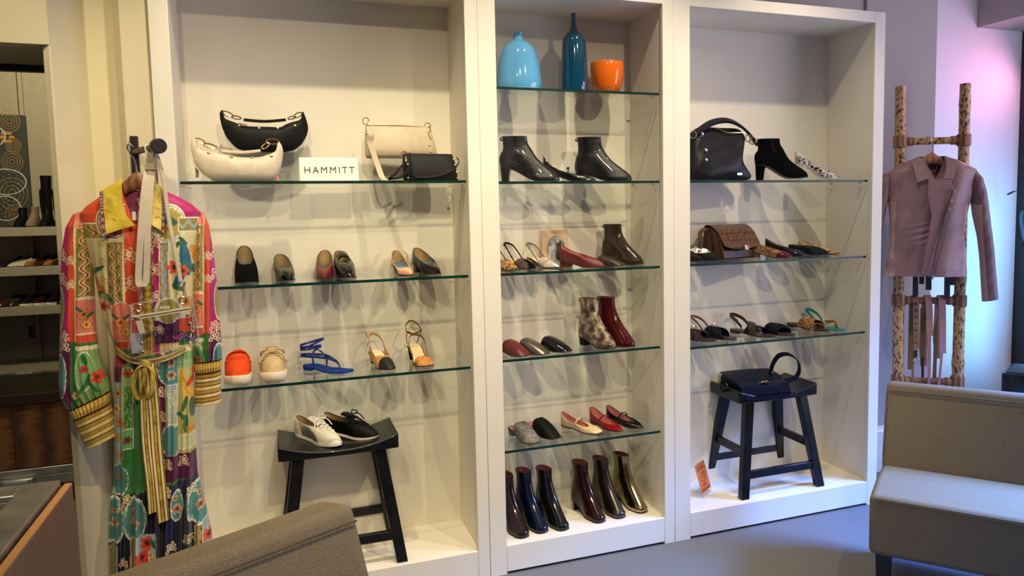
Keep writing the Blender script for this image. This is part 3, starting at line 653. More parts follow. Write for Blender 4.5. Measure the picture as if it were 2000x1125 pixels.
# unit 2, fourth shelf
z = .883; g = 'square-toed mules'
PEW = M('pewter_leather', srgb(122, 112, 102), .3, metal=.8, vary=.1, vscale=30)
for lab, x, y, mt in (('burgundy square-toed leather mule beside the left stile', 2.010, .045, BURG), ('pewter metallic square-toed mule between burgundy and black', 2.100, .05, PEW), ('black patent square-toed mule, rightmost of three', 2.203, .06, BLKP)):
    shoe('mule', lab, 'shoe', (x, y), z, 25 if x < 2.05 else 33, mt, LN_PINK, L=.195 if x < 2.05 else .205, W=.034, H=.014, toe='square', style='mule', throat=.43, throath=.050, i0=7, group=g)
SNK = ramp_mat('brown_snakeskin', 'noise', [(.36, srgb(34, 27, 22)), (.47, srgb(84, 68, 54)), (.56, srgb(136, 116, 94)), (.68, srgb(176, 156, 128))], .3, coat=.4, scale=34, warp=(160, .012), interp='LINEAR', bump=.3)
BURP = patent('burgundy_patent', srgb(66, 12, 16))
shoe('ankle_boot', 'brown snakeskin ankle boot with black block heel', 'boot', (2.398, .035), z, 24, SNK, LN_ROSE, L=.205, W=.034, H=.035, toe='blunt', style='boot', top=.205, tab=True, heel=BLK, group='ankle boots')
shoe('ankle_boot', 'burgundy patent ankle boot beside the snakeskin boot', 'boot', (2.492, .045), z, 26, BURP, LN_ROSE, L=.205, W=.034, H=.035, toe='blunt', style='boot', top=.205, tab=True, heel=BURP, group='ankle boots')
# unit 2, lowest glass shelf
z = .507
HAIR = ramp_mat('grey_pony_hair', 'noise', [(.25, srgb(40, 38, 36)), (.5, srgb(104, 100, 92)), (.75, srgb(178, 172, 160))], .55, scale=45, stretch=(6, 1, 6), interp='LINEAR', spec=.4)
shoe('mule', 'grey pony-hair clog mule at the left end of its shelf', 'shoe', (2.048, .062), z, 16, HAIR, LN_PINK, L=.20, W=.038, H=.028, toe='blunt', style='mule', throat=.40, throath=.052, i0=7)
shoe('mule', 'plain black leather clog mule beside the grey hairy one', 'shoe', (2.150, .085), z, 20, BLK, LN_PINK, L=.205, W=.036, H=.028, toe='square', style='mule', throat=.40, throath=.052, i0=7)
def vamp_pleats(t, mat):
    d = SH[t.name]; rows = d['rows']; c = len(rows[0])//2
    for j in range(-6, 7):
        pth = [tuple(Vector(rows[k][c+j])+Vector((0, .0006, .0006))) for k in range(3, 9)]
        MB().tube(pth, .0011, 5).build('pleat', mat, t)
g = 'gathered strap flats'
for lab, x, y, th, c in (('cream leather gathered flat with an instep strap', 2.351, .085, 36, srgb(220, 196, 152)), ('red patent gathered flat with an instep strap', 2.444, .070, 18, srgb(136, 10, 14)), ('black patent gathered flat with an instep strap', 2.550, .078, 26, (.010, .010, .011))):
    mt = leather('gathered_cream', c, .4) if c[0] > .5 else patent('gathered_red' if c[0] > .1 else 'gathered_black', c)
    s = shoe('mary_jane_flat', lab, 'shoe', (x, y), z, th, mt, LN_PINK, L=.205, W=.034, H=.012, toe='square' if c[0] > .5 else 'almond', throat=.68, heelh=.058, sideh=.030, throath=.022, group=g, throatp=.55)
    mary(s, .44, mt, .044, .0042, False); vamp_pleats(s, mt)
# unit 2, floor: six heeled ankle boots
z = .122; g = 'ankle boots'
GUN = M('gunmetal_leather', srgb(86, 78, 72), .22, metal=.9, vary=.2, vscale=14, bump=.3, bscale=40); GLD = M('pale_gold_leather', srgb(178, 164, 128), .14, metal=1, vary=.1, vscale=10)
for lab, x, y, th, mt in (('dark brown patent boot half hidden by the left stile', 1.980, .036, 12, patent('brown_patent', srgb(38, 16, 14))), ('navy patent boot between the brown and black ones', 2.071, .050, 14, patent('navy_patent', srgb(12, 18, 44))), ('black patent boot standing third on the unit floor', 2.162, .040, 14, BLKP),
        ('oxblood leather boot standing on the unit floor with a gap on its left', 2.338, .052, 14, patent('oxblood_leather', srgb(40, 14, 16))), ('gunmetal metallic boot between oxblood and gold ones', 2.437, .060, 12, GUN), ('pale gold metallic boot, rightmost on the unit floor', 2.555, .075, 15, GLD)):
    shoe('ankle_boot', lab, 'boot', (x, y), z, th, mt, LN_ROSE, L=.215, W=.034, H=.045, toe='square', style='boot', top=.225, tab=True, heel=mt if mt not in (GUN, GLD) else BLK, heeltaper=.8, heellen=.2, group=g)
# unit 3, top shelf
z = 1.598
shoe('ankle_boot', 'black suede ankle boot on a high block heel beside the slouchy bag', 'boot', (3.435, .095), z, 66, BLKS, LN_DARK, L=.245, W=.035, H=.062, toe='blunt', style='boot', top=.185, heel=BLKS, heeltaper=.7, heellen=.21, platform=.010)
SNB = ramp_mat('black_white_snakeskin', 'voronoi', [(0, srgb(20, 20, 22)), (.40, srgb(36, 36, 38)), (.52, srgb(206, 198, 196)), (1, srgb(235, 226, 224))], .3, coat=.4, scale=105, warp=(14, .09), interp='LINEAR')
LUC = clear_mat('lucite', (.93, .93, .95))
s = shoe('court_shoe', 'black and white snake-print pump on a clear heel', 'shoe', (3.632, .105), z, 66, SNB, LN_CREAM, L=.215, W=.036, H=.070, toe='almond', throat=.64, heelh=.060, sideh=.032, throath=.030, heel=LUC, sole=LUC, platform=.010, st=.003, heeltaper=.6, heellen=.18)
MB().box((-.026, .105, 0), (.026, .185, .0098)).build('clear_platform', LUC, s, bevel=.003)
for sx in (-1, 1): MB().loft([[(sx*(.003+.022*u), .148+.004*sin(pi*u)+.014*cos(a)*(.3+.7*u), .052-.012*u+.010*sin(a)*(.3+.7*u)) for a in [2*pi*k/10 for k in range(10)]] for u in (0, .5, .9, 1)]).build('bow_loop', SNB, s)
# unit 3, second shelf
z = 1.234; g = 'flats around the crocodile satchel'
s = shoe('court_shoe', 'black pointed flat edged with small silver studs', 'shoe', (2.872, .10), z, 34, BLK, LN_TAN, L=.185, W=.036, H=.020, toe='point', throat=.62, heelh=.058, sideh=.036, throath=.042, group=g)
for p in SH[s.name]['rows'][-1][8:29:2]: MB().ball(Vector(p)+Vector((0, .002, .001)), .0022, n=4).build('stud', SILV, s)
BW = ramp_mat('scribbled_white_leather', 'noise', [(.0, srgb(14, 14, 14)), (.44, srgb(240, 238, 230))], .35, scale=60, warp=(30, .05), spec=.4)
shoe('court_shoe', 'black pointed flat with a scribbled white vamp left of the satchel', 'shoe', (2.962, .105), z, 44, BLK, LN_TAN, L=.21, W=.037, H=.020, toe='point', throat=.46, heelh=.056, sideh=.038, throath=.058, group=g, mats=[BLK, BW],
     mi=lambda m, n, k, c: [m.m.__setitem__(r*k+j, 1) for r in range(4, n-1) for j in range(k) if abs(j-k//2) < 9])
TWD = ramp_mat('multicolour_tweed', 'noise', [(.3, srgb(54, 26, 28)), (.44, srgb(140, 92, 58)), (.5, srgb(206, 170, 120)), (.56, srgb(96, 44, 44)), (.62, srgb(60, 52, 70))], .9, scale=170, interp='CONSTANT', spec=.1)
shoe('ballet_flat', 'tweed ballet flat with a burgundy patent toe cap', 'shoe', (3.345, .090), z, 44, TWD, LN_TAN, IN_CREAM, L=.195, W=.034, H=.022, toe='round', throat=.64, heelh=.066, sideh=.040, throath=.036, group=g, mi=toecap(.22), mats=[TWD, patent('burgundy_cap', srgb(84, 22, 34))])
shoe('ballet_flat', 'navy leather ballet flat right beside the tweed one', 'shoe', (3.454, .120), z, 46, leather('navy_tweed', srgb(36, 32, 42)), LN_TAN, IN_CREAM, L=.195, W=.034, H=.022, toe='round', throat=.64, heelh=.066, sideh=.040, throath=.036, group=g, mi=toecap(.22), mats=[leather('navy_tweed', srgb(36, 32, 42)), patent('aubergine_patent', srgb(40, 30, 44))])
shoe('ballet_flat', 'plain black pointed flat before the polka-dot shoe', 'shoe', (3.615, .150), z, 52, leather('black_blue_leather', srgb(26, 28, 34)), LN_TAN, IN_CREAM, L=.195, W=.034, H=.014, toe='point', throat=.50, heelh=.036, sideh=.036, throath=.044, group=g)
DOT = ramp_mat('polka_dot_hair', 'voronoi', [(0, srgb(18, 14, 12)), (.28, srgb(206, 178, 134))], .7, scale=62, rand=.35, spec=.15)
s = shoe('ballet_flat', 'beige polka-dot flat at the right end of its shelf', 'shoe', (3.698, .172), z, 42, DOT, LN_TAN, IN_CREAM, L=.195, W=.034, H=.014, toe='point', throat=.60, heelh=.062, sideh=.036, throath=.028, group=g, mi=toecap(.12), mats=[DOT, suede('beige_suede', srgb(202, 160, 112))])
mary(s, .42, DOT, .040, .006, False)
# unit 3, third shelf: sandals
z = .865; g = 'sandals on the lower right shelf'
MTL = ramp_mat('pewter_croc', 'voronoi', [(0, srgb(120, 100, 88)), (.5, srgb(66, 50, 46))], .25, scale=110, metal=.7, interp='LINEAR'); NVY = leather('navy_ruched_leather', srgb(20, 24, 40), .45); BRN = leather('dark_brown_leather', srgb(58, 46, 36), .45)
def heelband(t, mat, y=.34, h=.070, hw=.006, ring=None):
    d = SH[t.name]; L, W, z0 = d['L'], d['W'], d['zp'](.1)
    pts = [(W*.80, L*y, z0+.020), (W*.78, L*.2, z0+h*.72), (W*.55, L*.06, z0+h*.95), (0, -L*.01, z0+h), (-W*.55, L*.06, z0+h*.95), (-W*.78, L*.2, z0+h*.72), (-W*.80, L*y, z0+.020)]
    strap(t, pts, (0, 0, hw), .0022, mat, 'heel_strap')
    if ring: MB().torus((W*.76, L*.20, z0+h*.66), .012, .0022, (1, .1, 0), 18, 6).build('ring', ring, t)
s = slab('sandal', 'pewter crocodile-effect ring sandal by the left stile', (2.934, .090), z, 30, .235, .040, LN_DARK, BRSOLE, .008, 'round', g)
over(s, .42, .70, .040, .022, MTL); over(s, .66, .44, .044, .022, MTL, lift=.002); heelband(s, leather('pinkish_brown_leather', srgb(110, 74, 62)), h=.065)
MB().torus((.012, .125, .058), .014, .003, (.2, .2, 1), 18, 6).build('ring', GOLD, s)
s = slab('sandal', 'navy ruched ring sandal with a pink-lined heel strap', (3.040, .090), z, 30, .235, .040, LN_DARK, BRSOLE, .008, 'round', g)
over(s, .40, .72, .044, .024, NVY); over(s, .68, .42, .048, .024, NVY, lift=.002); heelband(s, leather('pink_brown_strap', srgb(124, 84, 78)), h=.078)
MB().torus((.012, .128, .062), .014, .002, (.2, .3, 1), 18, 6).build('ring', SILV, s)
s = slab('sandal', 'brown and navy crossed sandal with a round heel-strap buckle', (3.240, .065), z, 24, .245, .042, LN_DARK, BRSOLE, .010, 'round', g)
over(s, .36, .60, .056, .020, BRN); over(s, .72, .48, .040, .026, leather('navy_leather', srgb(24, 26, 44)), lift=.001); heelband(s, BRN, h=.070, hw=.009, ring=metal('antique_silver', (.4, .38, .34), .35))
s = slab('slide_sandal', 'black braided slide next to a leopard one', (3.345, .062), z, 24, .235, .042, LN_DARK, BRSOLE, .010, 'round', g)
for a, b in ((.40, .60), (.62, .42), (.50, .68), (.72, .52)): over(s, a, b, .044, .013, BLK, thick=.007, name='braided_strap')
over(s, .76, .60, .034, .018, leather('indigo_strap', srgb(22, 22, 44)), lift=.001)
s = slab('slide_sandal', 'leopard slide with crossed straps', (3.560, .085), z, 12, .245, .039, LN_DARK, BRSOLE, .010, 'round', g)
over(s, .44, .66, .046, .030, LEO); over(s, .70, .46, .050, .030, LEO, lift=.002); over(s, .83, .60, .030, .002, leather('pale_piping', srgb(190, 172, 140)), name='piping')
TQ = leather('turquoise_leather', srgb(42, 140, 146))
s = slab('thong_sandal', 'turquoise thong sandal with leopard straps', (3.645, .070), z, 14, .225, .034, TQ, TQ, .008, 'round', g)
heelband(s, TQ, h=.070, hw=.008)
for sx in (1, -1):
    strap(s, [(sx*.032, .095, .012), (sx*.026, .125, .040), (sx*.010, .160, .036), (0, .185, .012)], (0, .006, .003), .0022, LEO, 'thong_strap'); strap(s, [(sx*.033, .108, .012), (sx*.025, .135, .034), (sx*.010, .168, .030), (0, .188, .012)], (0, .0014, .0), .003, GOLD, 'gold_piping')
# ---------------------------------------------------------------- vases on the top shelf of the middle unit
K = .00222/3.04
def vase(name, label, cat, x, y, z, prof, mt, rim=None):
    t = thing(name, label, cat, (x, y, z))
    P = [(max(.0005, a*K), b*K) for a, b in prof]; P = [(v.x, v.y) for v in curve([(a, b, 0) for a, b in P], 5)]
    MB().lathe(P, n=56, cap=(True, False)).build('body', mt, t, smooth=60)
    return t
BLV = M('sky_blue_glaze', srgb(88, 158, 204), .08, coat=.6, vary=.04, vscale=5); TLV = M('teal_glaze', srgb(4, 62, 88), .08, coat=.7, vary=.06, vscale=5); ORV = M('orange_glaze', srgb(240, 112, 18), .1, coat=.5, vary=.03, vscale=5)
vase('vase', 'rounded sky-blue ceramic vase with a short neck', 'vase', 2.030, .15, 1.967, [(0, 0), (112, 1), (124, 14), (126, 50), (121, 110), (112, 170), (98, 222), (78, 255), (52, 276), (32, 287), (26, 300), (25, 318), (28, 328), (24, 327), (21, 300)], BLV)
vase('bottle', 'tall dark teal ceramic bottle with a thin neck', 'bottle', 2.275, .15, 1.967, [(0, 0), (66, 1), (76, 14), (79, 50), (77, 130), (73, 220), (68, 290), (60, 318), (44, 342), (26, 362), (17, 384), (14, 410), (12, 440), (12, 450), (15, 456), (11, 455), (9, 430)], TLV)
vase('bowl', 'orange glazed bowl beside the teal bottle', 'bowl', 2.435, .17, 1.967, [(0, 0), (46, 1), (56, 8), (78, 40), (91, 80), (98, 120), (100, 160), (98, 190), (96, 192), (93, 188), (94, 150), (80, 60), (40, 14), (0, 12)], ORV)

# ---------------------------------------------------------------- saddle stools
STB = M('stool_black_lacquer', (.006, .006, .007), .3, coat=.12, spec=.3, vary=.3, vscale=9); 
def stool(label, x, y):
    t = thing('saddle_stool', label, 'stool', (x, y, ZB), 0, 'black saddle stools')
    rows = []
    for i in range(25):
        u = i/24*2-1; px = .222*u; zt = .462+.040*abs(u)**2.2; zb = .445+.004*abs(u)**2-.006
        rows.append([(px, -.125, zb), (px, .125, zb), (px, .125, zt), (px, -.125, zt)])
    MB().loft(rows).build('seat', STB, t, smooth=40, bevel=.005)
    for sx in (-1, 1):
        for sy in (-1, 1):
            MB().post((sx*.215, sy*.155, 0), (sx*.150, sy*.092, .448), .042, .034, .046, .038).build('leg', STB, t, bevel=.003)
    P = lambda sx, sy, zz: (sx*lerp(.215, .150, zz/.448), sy*lerp(.155, .092, zz/.448), zz)
    for sy in (-1, 1): MB().bar(P(-1, sy, .105), P(1, sy, .105), .022, .036).build('stretcher', STB, t, bevel=.002)
    for sx in (-1, 1): MB().bar(P(sx, -1, .205), P(sx, 1, .205), .022, .036).build('side_stretcher', STB, t, bevel=.002)
    return t
st1 = stool('black saddle stool carrying a white sneaker and a black one', 1.258, .19)
def copy_tree(o, parent=None):
    c = o.copy(); col.objects.link(c)
    if parent: c.parent = parent
    for ch in list(o.children): copy_tree(ch, c)
    return c
st2 = copy_tree(st1); st2.location = (3.268, .20, ZB); st2['label'] = 'black saddle stool under the navy flap bag'

# sneakers on the first stool
WHL = leather('white_leather', srgb(222, 214, 196), .45); SLL = M('silver_leather', srgb(176, 172, 164), .32, metal=.7, vary=.12, vscale=60, bump=.4, bscale=200)
WRUB = M('white_rubber', srgb(236, 230, 214), .5)
z = ZB+.4665
def sneaker(label, at, th, mats, lace, decor):
    s = shoe('sneaker', label, 'sneaker', at, z, th, mats[0], LN_TAN, L=.245, W=.038, H=.012, st=.010, toe='round', throat=.52, heelh=.078, sideh=.058, throath=.062, wop=.66, sole=WRUB, heel=WRUB, mats=mats,
             mi=lambda m, n, k, c: [m.m.__setitem__(r*k+j, 1) for r in range(0, n-2) for j in range(k) if 5 < min(j, k-j) < 11 and r < 8])
    R = SH[s.name]['rows']; c = len(R[0])//2
    for q in range(5):
        y = .118+q*.016; zz = .088-q*.0085
        MB().tube(curve([(-.021, y, zz-.006), (0, y+.004, zz+.004), (.021, y+.008, zz-.006)], 5), .0024, 7).build('lace', lace, s)
        if q: MB().tube(curve([(.021, y-.010, zz-.002), (0, y-.004, zz+.007), (-.021, y+.008, zz-.006)], 5), .0024, 7).build('lace', lace, s)
    for sx in (-1, 1):
        MB().tube(curve([(0, .125, .092), (sx*.02, .115, .104), (sx*.036, .13, .092), (0, .128, .092)], 6), .0022, 7).build('lace_bow', lace, s)
        MB().tube(curve([(0, .125, .092), (sx*.028, .14, .088), (sx*.042, .155, .062)], 6), .0022, 7).build('lace_end', lace, s)
    MB().grid([[(.020*u, .085+.055*v, .098-.020*v-.006*u*u) for u in (-1, -.5, 0, .5, 1)] for v in (0, .33, .66, 1)]).build('tongue', mats[0], s)
    for v in decor: MB().ribbon(curve(v, 3), (0, .0012, .0006), .0012).build('stitched_stripe', WRUB, s)
    return s
sneaker('white and silver lace-up sneaker on the left stool', (1.262, .100), 38, [WHL, SLL], WRUB, [])
zig = lambda sx: [(sx*(.0385-.0000*q), .095+.009*q, .030 if q % 2 else .052) for q in range(6)]
sneaker('black lace-up sneaker with white zigzag stitching', (1.412, .135), 52, [BLK, BLKS], BLK, [[(-.0415, .075+.010*q, .024 if q % 2 else .046) for q in range(6)], [(-.0415, .080+.010*q, .046 if q % 2 else .024) for q in range(6)]])

# ---------------------------------------------------------------- handbags
def slices(sec, k, u0, v0, n=20, sq=.75):
    """bag body from vertical slices (u, top, bottom, half thickness in m) -> MB and a front-surface function"""
    cv = curve([(a, b, c) for a, b, c, d in sec], 4); td = curve([(a, d*1000, 0) for a, b, c, d in sec], 4); L = []; Q = []
    for p, q in zip(cv, td):
        x = (p.x-u0)*k; zt = (v0-p.y)*k; zb = (v0-p.z)*k; c = (zt+zb)/2; h = max(.001, (zt-zb)/2); d = q.y/1000; Q.append((p.x, c, h, d))
        f = lambda v: math.copysign(abs(v)**sq, v)
        L.append([(x, d*f(cos(2*pi*j/n)), c+h*f(sin(2*pi*j/n))) for j in range(n)])
    def front(u, v, off=0):
        i = min(range(len(Q)), key=lambda i: abs(Q[i][0]-u)); _, c, h, d = Q[i]; zz = (v0-v)*k; s = min(1, abs((zz-c)/h))
        return Vector(((u-u0)*k, -d*max(0, 1-s**(2/sq*.9))**(sq/2)-off, zz))
    return MB().loft(L), front
WHB = leather('ivory_leather', srgb(214, 200, 176), .5)
def crescent(label, at, k, u0, v0, sec, mt, studs, pleats, hL, hR, strapmt, links):
    t = thing('crescent_bag', label, 'handbag', at, 0, 'crescent shoulder bags')
    m, fr = slices(sec, k, u0, v0); m.build('body', mt, t, smooth=70)
    for u, v in studs: 
        p = fr(u, v, .001); MB().lathe([(0, -.001), (.0052, -.001), (.0052, .0015), (.003, .0024), (0, .0026)], n=14).move(Matrix.Translation(p) @ Matrix.Rotation(pi/2, 4, 'X')).build('stud', GOLD, t)
    for pl in pleats:
        MB().tube([fr(u, v, -.0004) for u, v in [(lerp(a[0], b[0], q/10), lerp(a[1], b[1], q/10)) for a, b in zip(pl, pl[1:]) for q in range(11)]], .0011, 6).build('pleat_seam', mt, t)
    W = lambda u, v, y=0: Vector(((u-u0)*k, y, (v0-v)*k))
    for a, b, tilt in links:
        A, B = W(*a), W(*b); c = (A+B)/2; d = B-A; MB().torus(c, d.length/2, .0024, d.cross(Vector((0, 1, tilt))).cross(d) if tilt > 5 else Vector((0, 1, tilt)), 20, 6, sq=.42, updir=d).build('chain_link', GOLD, t)
    MB().ribbon(curve([W(*hL), W((hL[0]+hR[0])/2, (hL[1]+hR[1])/2+3.5), W(*hR)], 8), (0, .009, 0), .010).build('handle', strapmt, t, smooth=60, bevel=.002)
    return t, W, fr
secB = [(432, 212, 226, .006), (435, 207.5, 243, .010), (438.5, 207, 254, .013), (441, 222, 261, .016), (447, 226.5, 271, .022), (461, 232, 287, .032), (478, 238.5, 294, .038), (500, 240, 297, .042), (530, 240, 297.5, .043), (554, 240, 296.6, .040), (565, 234, 294.5, .037), (580, 228, 291, .032), (592, 224.5, 282, .025), (598, 219, 276, .020), (600.5, 206.5, 272, .016), (604, 207, 266, .013), (609, 222, 256, .009), (612, 236, 244, .004)]
kB = .00172
tb, WB, _ = crescent('black leather crescent shoulder bag set up behind the ivory one', (1.045, .235, 1.603+.113), kB, 522, 297.5, secB, leather('black_grained_leather', (.010, .010, .011), .36),
    [(470, 241), (510, 246), (548, 245), (584, 238.5)], [[(477, 241), (476, 260), (471, 286)], [(504, 243), (508, 262), (512, 288)], [(555, 243), (558, 265), (561, 292)], [(580, 238), (588, 258), (598, 276)]],
    (479, 226), (566, 224), BLK, [((438, 210), (458, 220), .3), ((455, 219), (474, 224), 1), ((571, 223), (586, 215), 1), ((583, 218), (600, 208), .3)])
MB().bar(WB(470, 236, -.03), WB(486, 240, -.035), .006, .004).build('zip_pull', GOLD, tb)
t = tag(MB().box((-.13, -.05, 0), (.13, -.047, .110)).box((-.13, .047, 0), (.13, .05, .110)).box((-.13, -.05, .110), (.13, .05, .113)).build('acrylic_riser', clear_mat('acrylic', (.975, .985, .98))), 'clear acrylic riser under the black crescent bag', 'display riser'); t.location = (1.045, .245, 1.6035)
secW = [(375.5, 276, 286, .006), (378, 266, 303, .011), (382, 263, 317, .016), (386, 264, 325, .019), (389, 281, 330, .022), (396, 286, 339, .028), (408, 289, 349, .035), (425, 292.5, 352, .040), (445, 296.5, 352.5, .044), (470, 301, 352.5, .046), (503, 301, 352.5, .045), (520, 296.5, 352, .040), (532, 292, 350, .034), (540, 286, 344, .028), (545, 270, 335, .022), (549, 269, 325, .017), (553, 276, 306, .011), (555, 285, 295, .005)]
kW = .00170
tw, WW, _ = crescent('ivory leather crescent shoulder bag with gold chain links in front', (.951, .105, 1.6035), kW, 465, 352.6, secW, WHB,
    [(410, 294), (453, 302), (493, 304), (531, 299.5)], [[(418, 295), (414, 325), (402, 342)], [(447, 300), (451, 325), (453, 349)], [(502, 304), (504, 325), (503, 349)], [(524, 300), (532, 322), (541, 340)]],
    (433, 288), (510, 287), WHB, [((384, 264), (403, 273), .3), ((401, 272), (425, 286), 1), ((514, 285), (526, 268), 1), ((522, 267), (548, 268), .3)])
MB().tube([WW(376, 290, -.012), WW(381, 316, -.022), WW(395, 338, -.030), WW(412, 350, -.034)], .0022, 6).build('gusset_piping', WHB, tw)
MB().box((WW(382, 0).x, -.004, WW(0, 344).z), (WW(388, 0).x, -.003, WW(0, 322).z)).build('hang_tag', M('grey_tag_card', srgb(120, 120, 122), .6), tw)
MB().ribbon([WW(541, 342, -.032), WW(542, 347, -.036), WW(543, 351.5, -.036)], (.003, 0, 0), .001).build('price_flag', M('pink_tag_card', srgb(236, 96, 92), .6), tw)
# name card
CARD = M('white_card', srgb(236, 232, 222), .6, vary=.01); INK = M('black_ink', (.006, .006, .006), .6)
t = thing('name_card', 'white folded name card between the crescent bags and the crossbody bags', 'sign', (1.262, .075, 1.6035), 0)
MB().box((-.105, -.001, 0), (.105, .001, .088), rot=(radians(-8), 0, 0), about=(0, 0, 0)).box((-.105, .028, 0), (.105, .030, .086), rot=(radians(10), 0, 0), about=(0, .03, 0)).build('card', CARD, t, smooth=0)
text('lettering', 'HAMMITT', .0345, INK, t, (.001, .0035, .040), (radians(90-8), 0, 0), space=1.28, sharp=-.0003)
# beige crossbody on a riser
BGB = leather('putty_leather', srgb(196, 180, 154), .5)
kC = .00171; t = thing('crossbody_bag', 'putty beige crossbody bag with a wide strap and gold rings', 'handbag', (1.548, .215, 1.603+.095), radians(-4))
C = lambda u, v, y=0: Vector(((u-792)*kC, y, (297-v)*kC))
rows = []
for v, ul, ur, d in ((297, 713, 874, .022), (290, 711, 875, .032), (275, 711, 873, .034), (255, 711, 869, .028), (238, 712, 865, .018), (226, 713, 862, .008), (222, 716, 860, .004)):
    p, q = C(ul, v), C(ur, v); n = 28; cx = (p.x+q.x)/2; hw = (q.x-p.x)/2
    rows.append([(cx+hw*math.copysign(abs(cos(2*pi*j/n))**.22, cos(2*pi*j/n)), d*math.copysign(abs(sin(2*pi*j/n))**.5, sin(2*pi*j/n)), p.z) for j in range(n)])
MB().loft(rows).build('body', BGB, t, smooth=60)
MB().tube([C(714, 223, -.004), C(790, 221.5, -.005), C(861, 225, -.004)], .002, 6).build('zip', GOLD, t)
for u, v in ((716, 243), (717, 260), (857, 268), (860, 283)): MB().ball(C(u, v, -.030), .005, n=6, sq=(1, .4, 1)).build('stud', GOLD, t)
for u, v in ((715, 212), (856, 222)):
    MB().torus(C(u, v), .013, .0018, (.5, 1, 0), 20, 6).build('ring', GOLD, t); MB().tube(curve([C(u+4, v, -.004), C(u+6, v+7, -.010), C(u+4, v+14, -.014)], 4), .003, 8).build('snap_hook', GOLD, t)
MB().ribbon(curve([C(722, 226, -.02), C(723, 245, -.040), C(721, 262, -.036), C(729, 290, -.044), C(738, 320, -.055), C(746, 345, -.075), C(758, 350.6, -.085), C(772, 346, -.06)], 6), (.011, .004, 0), .003).build('strap', BGB, t, smooth=60)
MB().ribbon(curve([C(856, 234, -.01), C(862, 250, -.02), C(861, 262, -.0), C(858, 250, .03)], 5), (.002, .010, 0), .003).build('strap', BGB, t, smooth=60)
t2 = tag(MB().box((-.12, -.045, 0), (.12, -.042, .092)).box((-.12, .042, 0), (.12, .045, .092)).box((-.12, -.045, .092), (.12, .045, .095)).build('acrylic_riser', clear_mat('acrylic', (.975, .985, .98))), 'clear acrylic riser under the putty beige crossbody bag', 'display riser'); t2.location = (1.548, .225, 1.6035)
# black crossbody in front
t = thing('crossbody_bag', 'black leather crossbody bag with gold side studs and red zip', 'handbag', (1.640, .085, 1.6035), 0)
C = lambda u, v, y=0: Vector(((u-833)*.00168, y, (353.5-v)*.00168))
rows = []
for v, ul, ur, d in ((353.5, 771, 896, .026), (345, 770, 895, .032), (330, 770, 893, .030), (312, 770, 890, .022), (300, 770, 887, .012), (292, 771, 885, .004)):
    p, q = C(ul, v), C(ur, v); n = 28; cx = (p.x+q.x)/2; hw = (q.x-p.x)/2
    rows.append([(cx+hw*math.copysign(abs(cos(2*pi*j/n))**.2, cos(2*pi*j/n)), d*math.copysign(abs(sin(2*pi*j/n))**.5, sin(2*pi*j/n)), p.z) for j in range(n)])
BGR = leather('black_pebbled_leather', (.018, .018, .019), .45)
MB().loft(rows).build('body', BGR, t, smooth=60)
MB().ribbon([C(774, 291.5), C(885, 293)], (0, .004, 0), .004).build('zip', M('red_zip_tape', srgb(120, 30, 26), .6), t)
for u, v in ((778, 317), (778.5, 333), (778.5, 348), (886, 305.5), (888, 319), (891, 334.5), (893, 349)): MB().ball(C(u, v, -.030 if v > 312 else -.020), .0048, n=6, sq=(1, .4, 1)).build('stud', GOLD, t)
MB().ribbon([C(785.5, 290, -.014), C(785.5, 310, -.030), C(786, 330, -.035), C(786, 350, -.036)], (.0035, 0, 0), .003).build('zip_tassel', BLK, t)
MB().torus(C(774, 294), .012, .002, (.2, 1, 0), 20, 6).build('ring', GOLD, t)
MB().tube(curve([C(776, 299, -.01), C(776, 306, -.02), C(775, 314, -.026)], 4), .003, 8).build('snap_hook', GOLD, t)
MB().ribbon(curve([C(776, 312, -.03), C(762, 322, -.05), C(748, 338, -.06), C(732, 350.5, -.05), C(744, 349, -.065), C(762, 345, -.06), C(778, 330, -.055), C(780, 320, -.045)], 6), (0, .007, .003), .003).build('strap', BLK, t, smooth=60)
MB().ribbon(curve([C(894, 300, -.01), C(898, 310, -.02), C(886, 325, -.036), C(862, 338, -.040), C(830, 345, -.040), C(795, 345, -.038)], 6), (0, .002, .004), .003).build('strap', BLK, t, smooth=60)
# slouchy black bag, right unit
kS = .00270; BNY = M('black_nylon_leather', (.006, .006, .007), .42, spec=.25, vary=.2, vscale=12, bump=.35, bscale=14)
t = thing('hobo_bag', 'slouchy black hobo bag with studded side and curved handle', 'handbag', (3.005, .165, 1.5985), radians(6))
C = lambda u, v, y=0: Vector(((u-1420)*kS, y, (351.5-v)*kS))
rows = []
for v, ul, ur, d in ((351.5, 1346, 1477, .060), (345, 1344, 1478, .070), (332, 1345, 1466, .072), (315, 1348, 1456, .068), (298, 1351, 1459, .058), (282, 1354, 1466, .044), (272, 1358, 1468, .030), (265, 1364, 1463, .016), (261, 1374, 1452, .006)):
    p, q = C(ul, v), C(ur, v); n = 36; cx = (p.x+q.x)/2; hw = (q.x-p.x)/2
    rows.append([(cx+hw*math.copysign(abs(cos(2*pi*j/n))**.45, cos(2*pi*j/n)), d*math.copysign(abs(sin(2*pi*j/n))**.6, sin(2*pi*j/n))*(1+.16*sin(j*1.1+v*.16)+.08*sin(j*.5-v*.3)), p.z+.004*sin(j*.9+v*.3)) for j in range(n)])
o = MB().loft(rows).build('body', BNY, t, smooth=70, sub=1)
MB().ribbon(curve([C(1352, 280, -.02), C(1366, 268, -.03), C(1392, 254, -.035), C(1424, 250, -.035), C(1454, 259, -.03), C(1474, 274, -.03), C(1486, 288, -.03)], 6), (0, .013, .009), .012).build('handle', BNY, t, smooth=60)
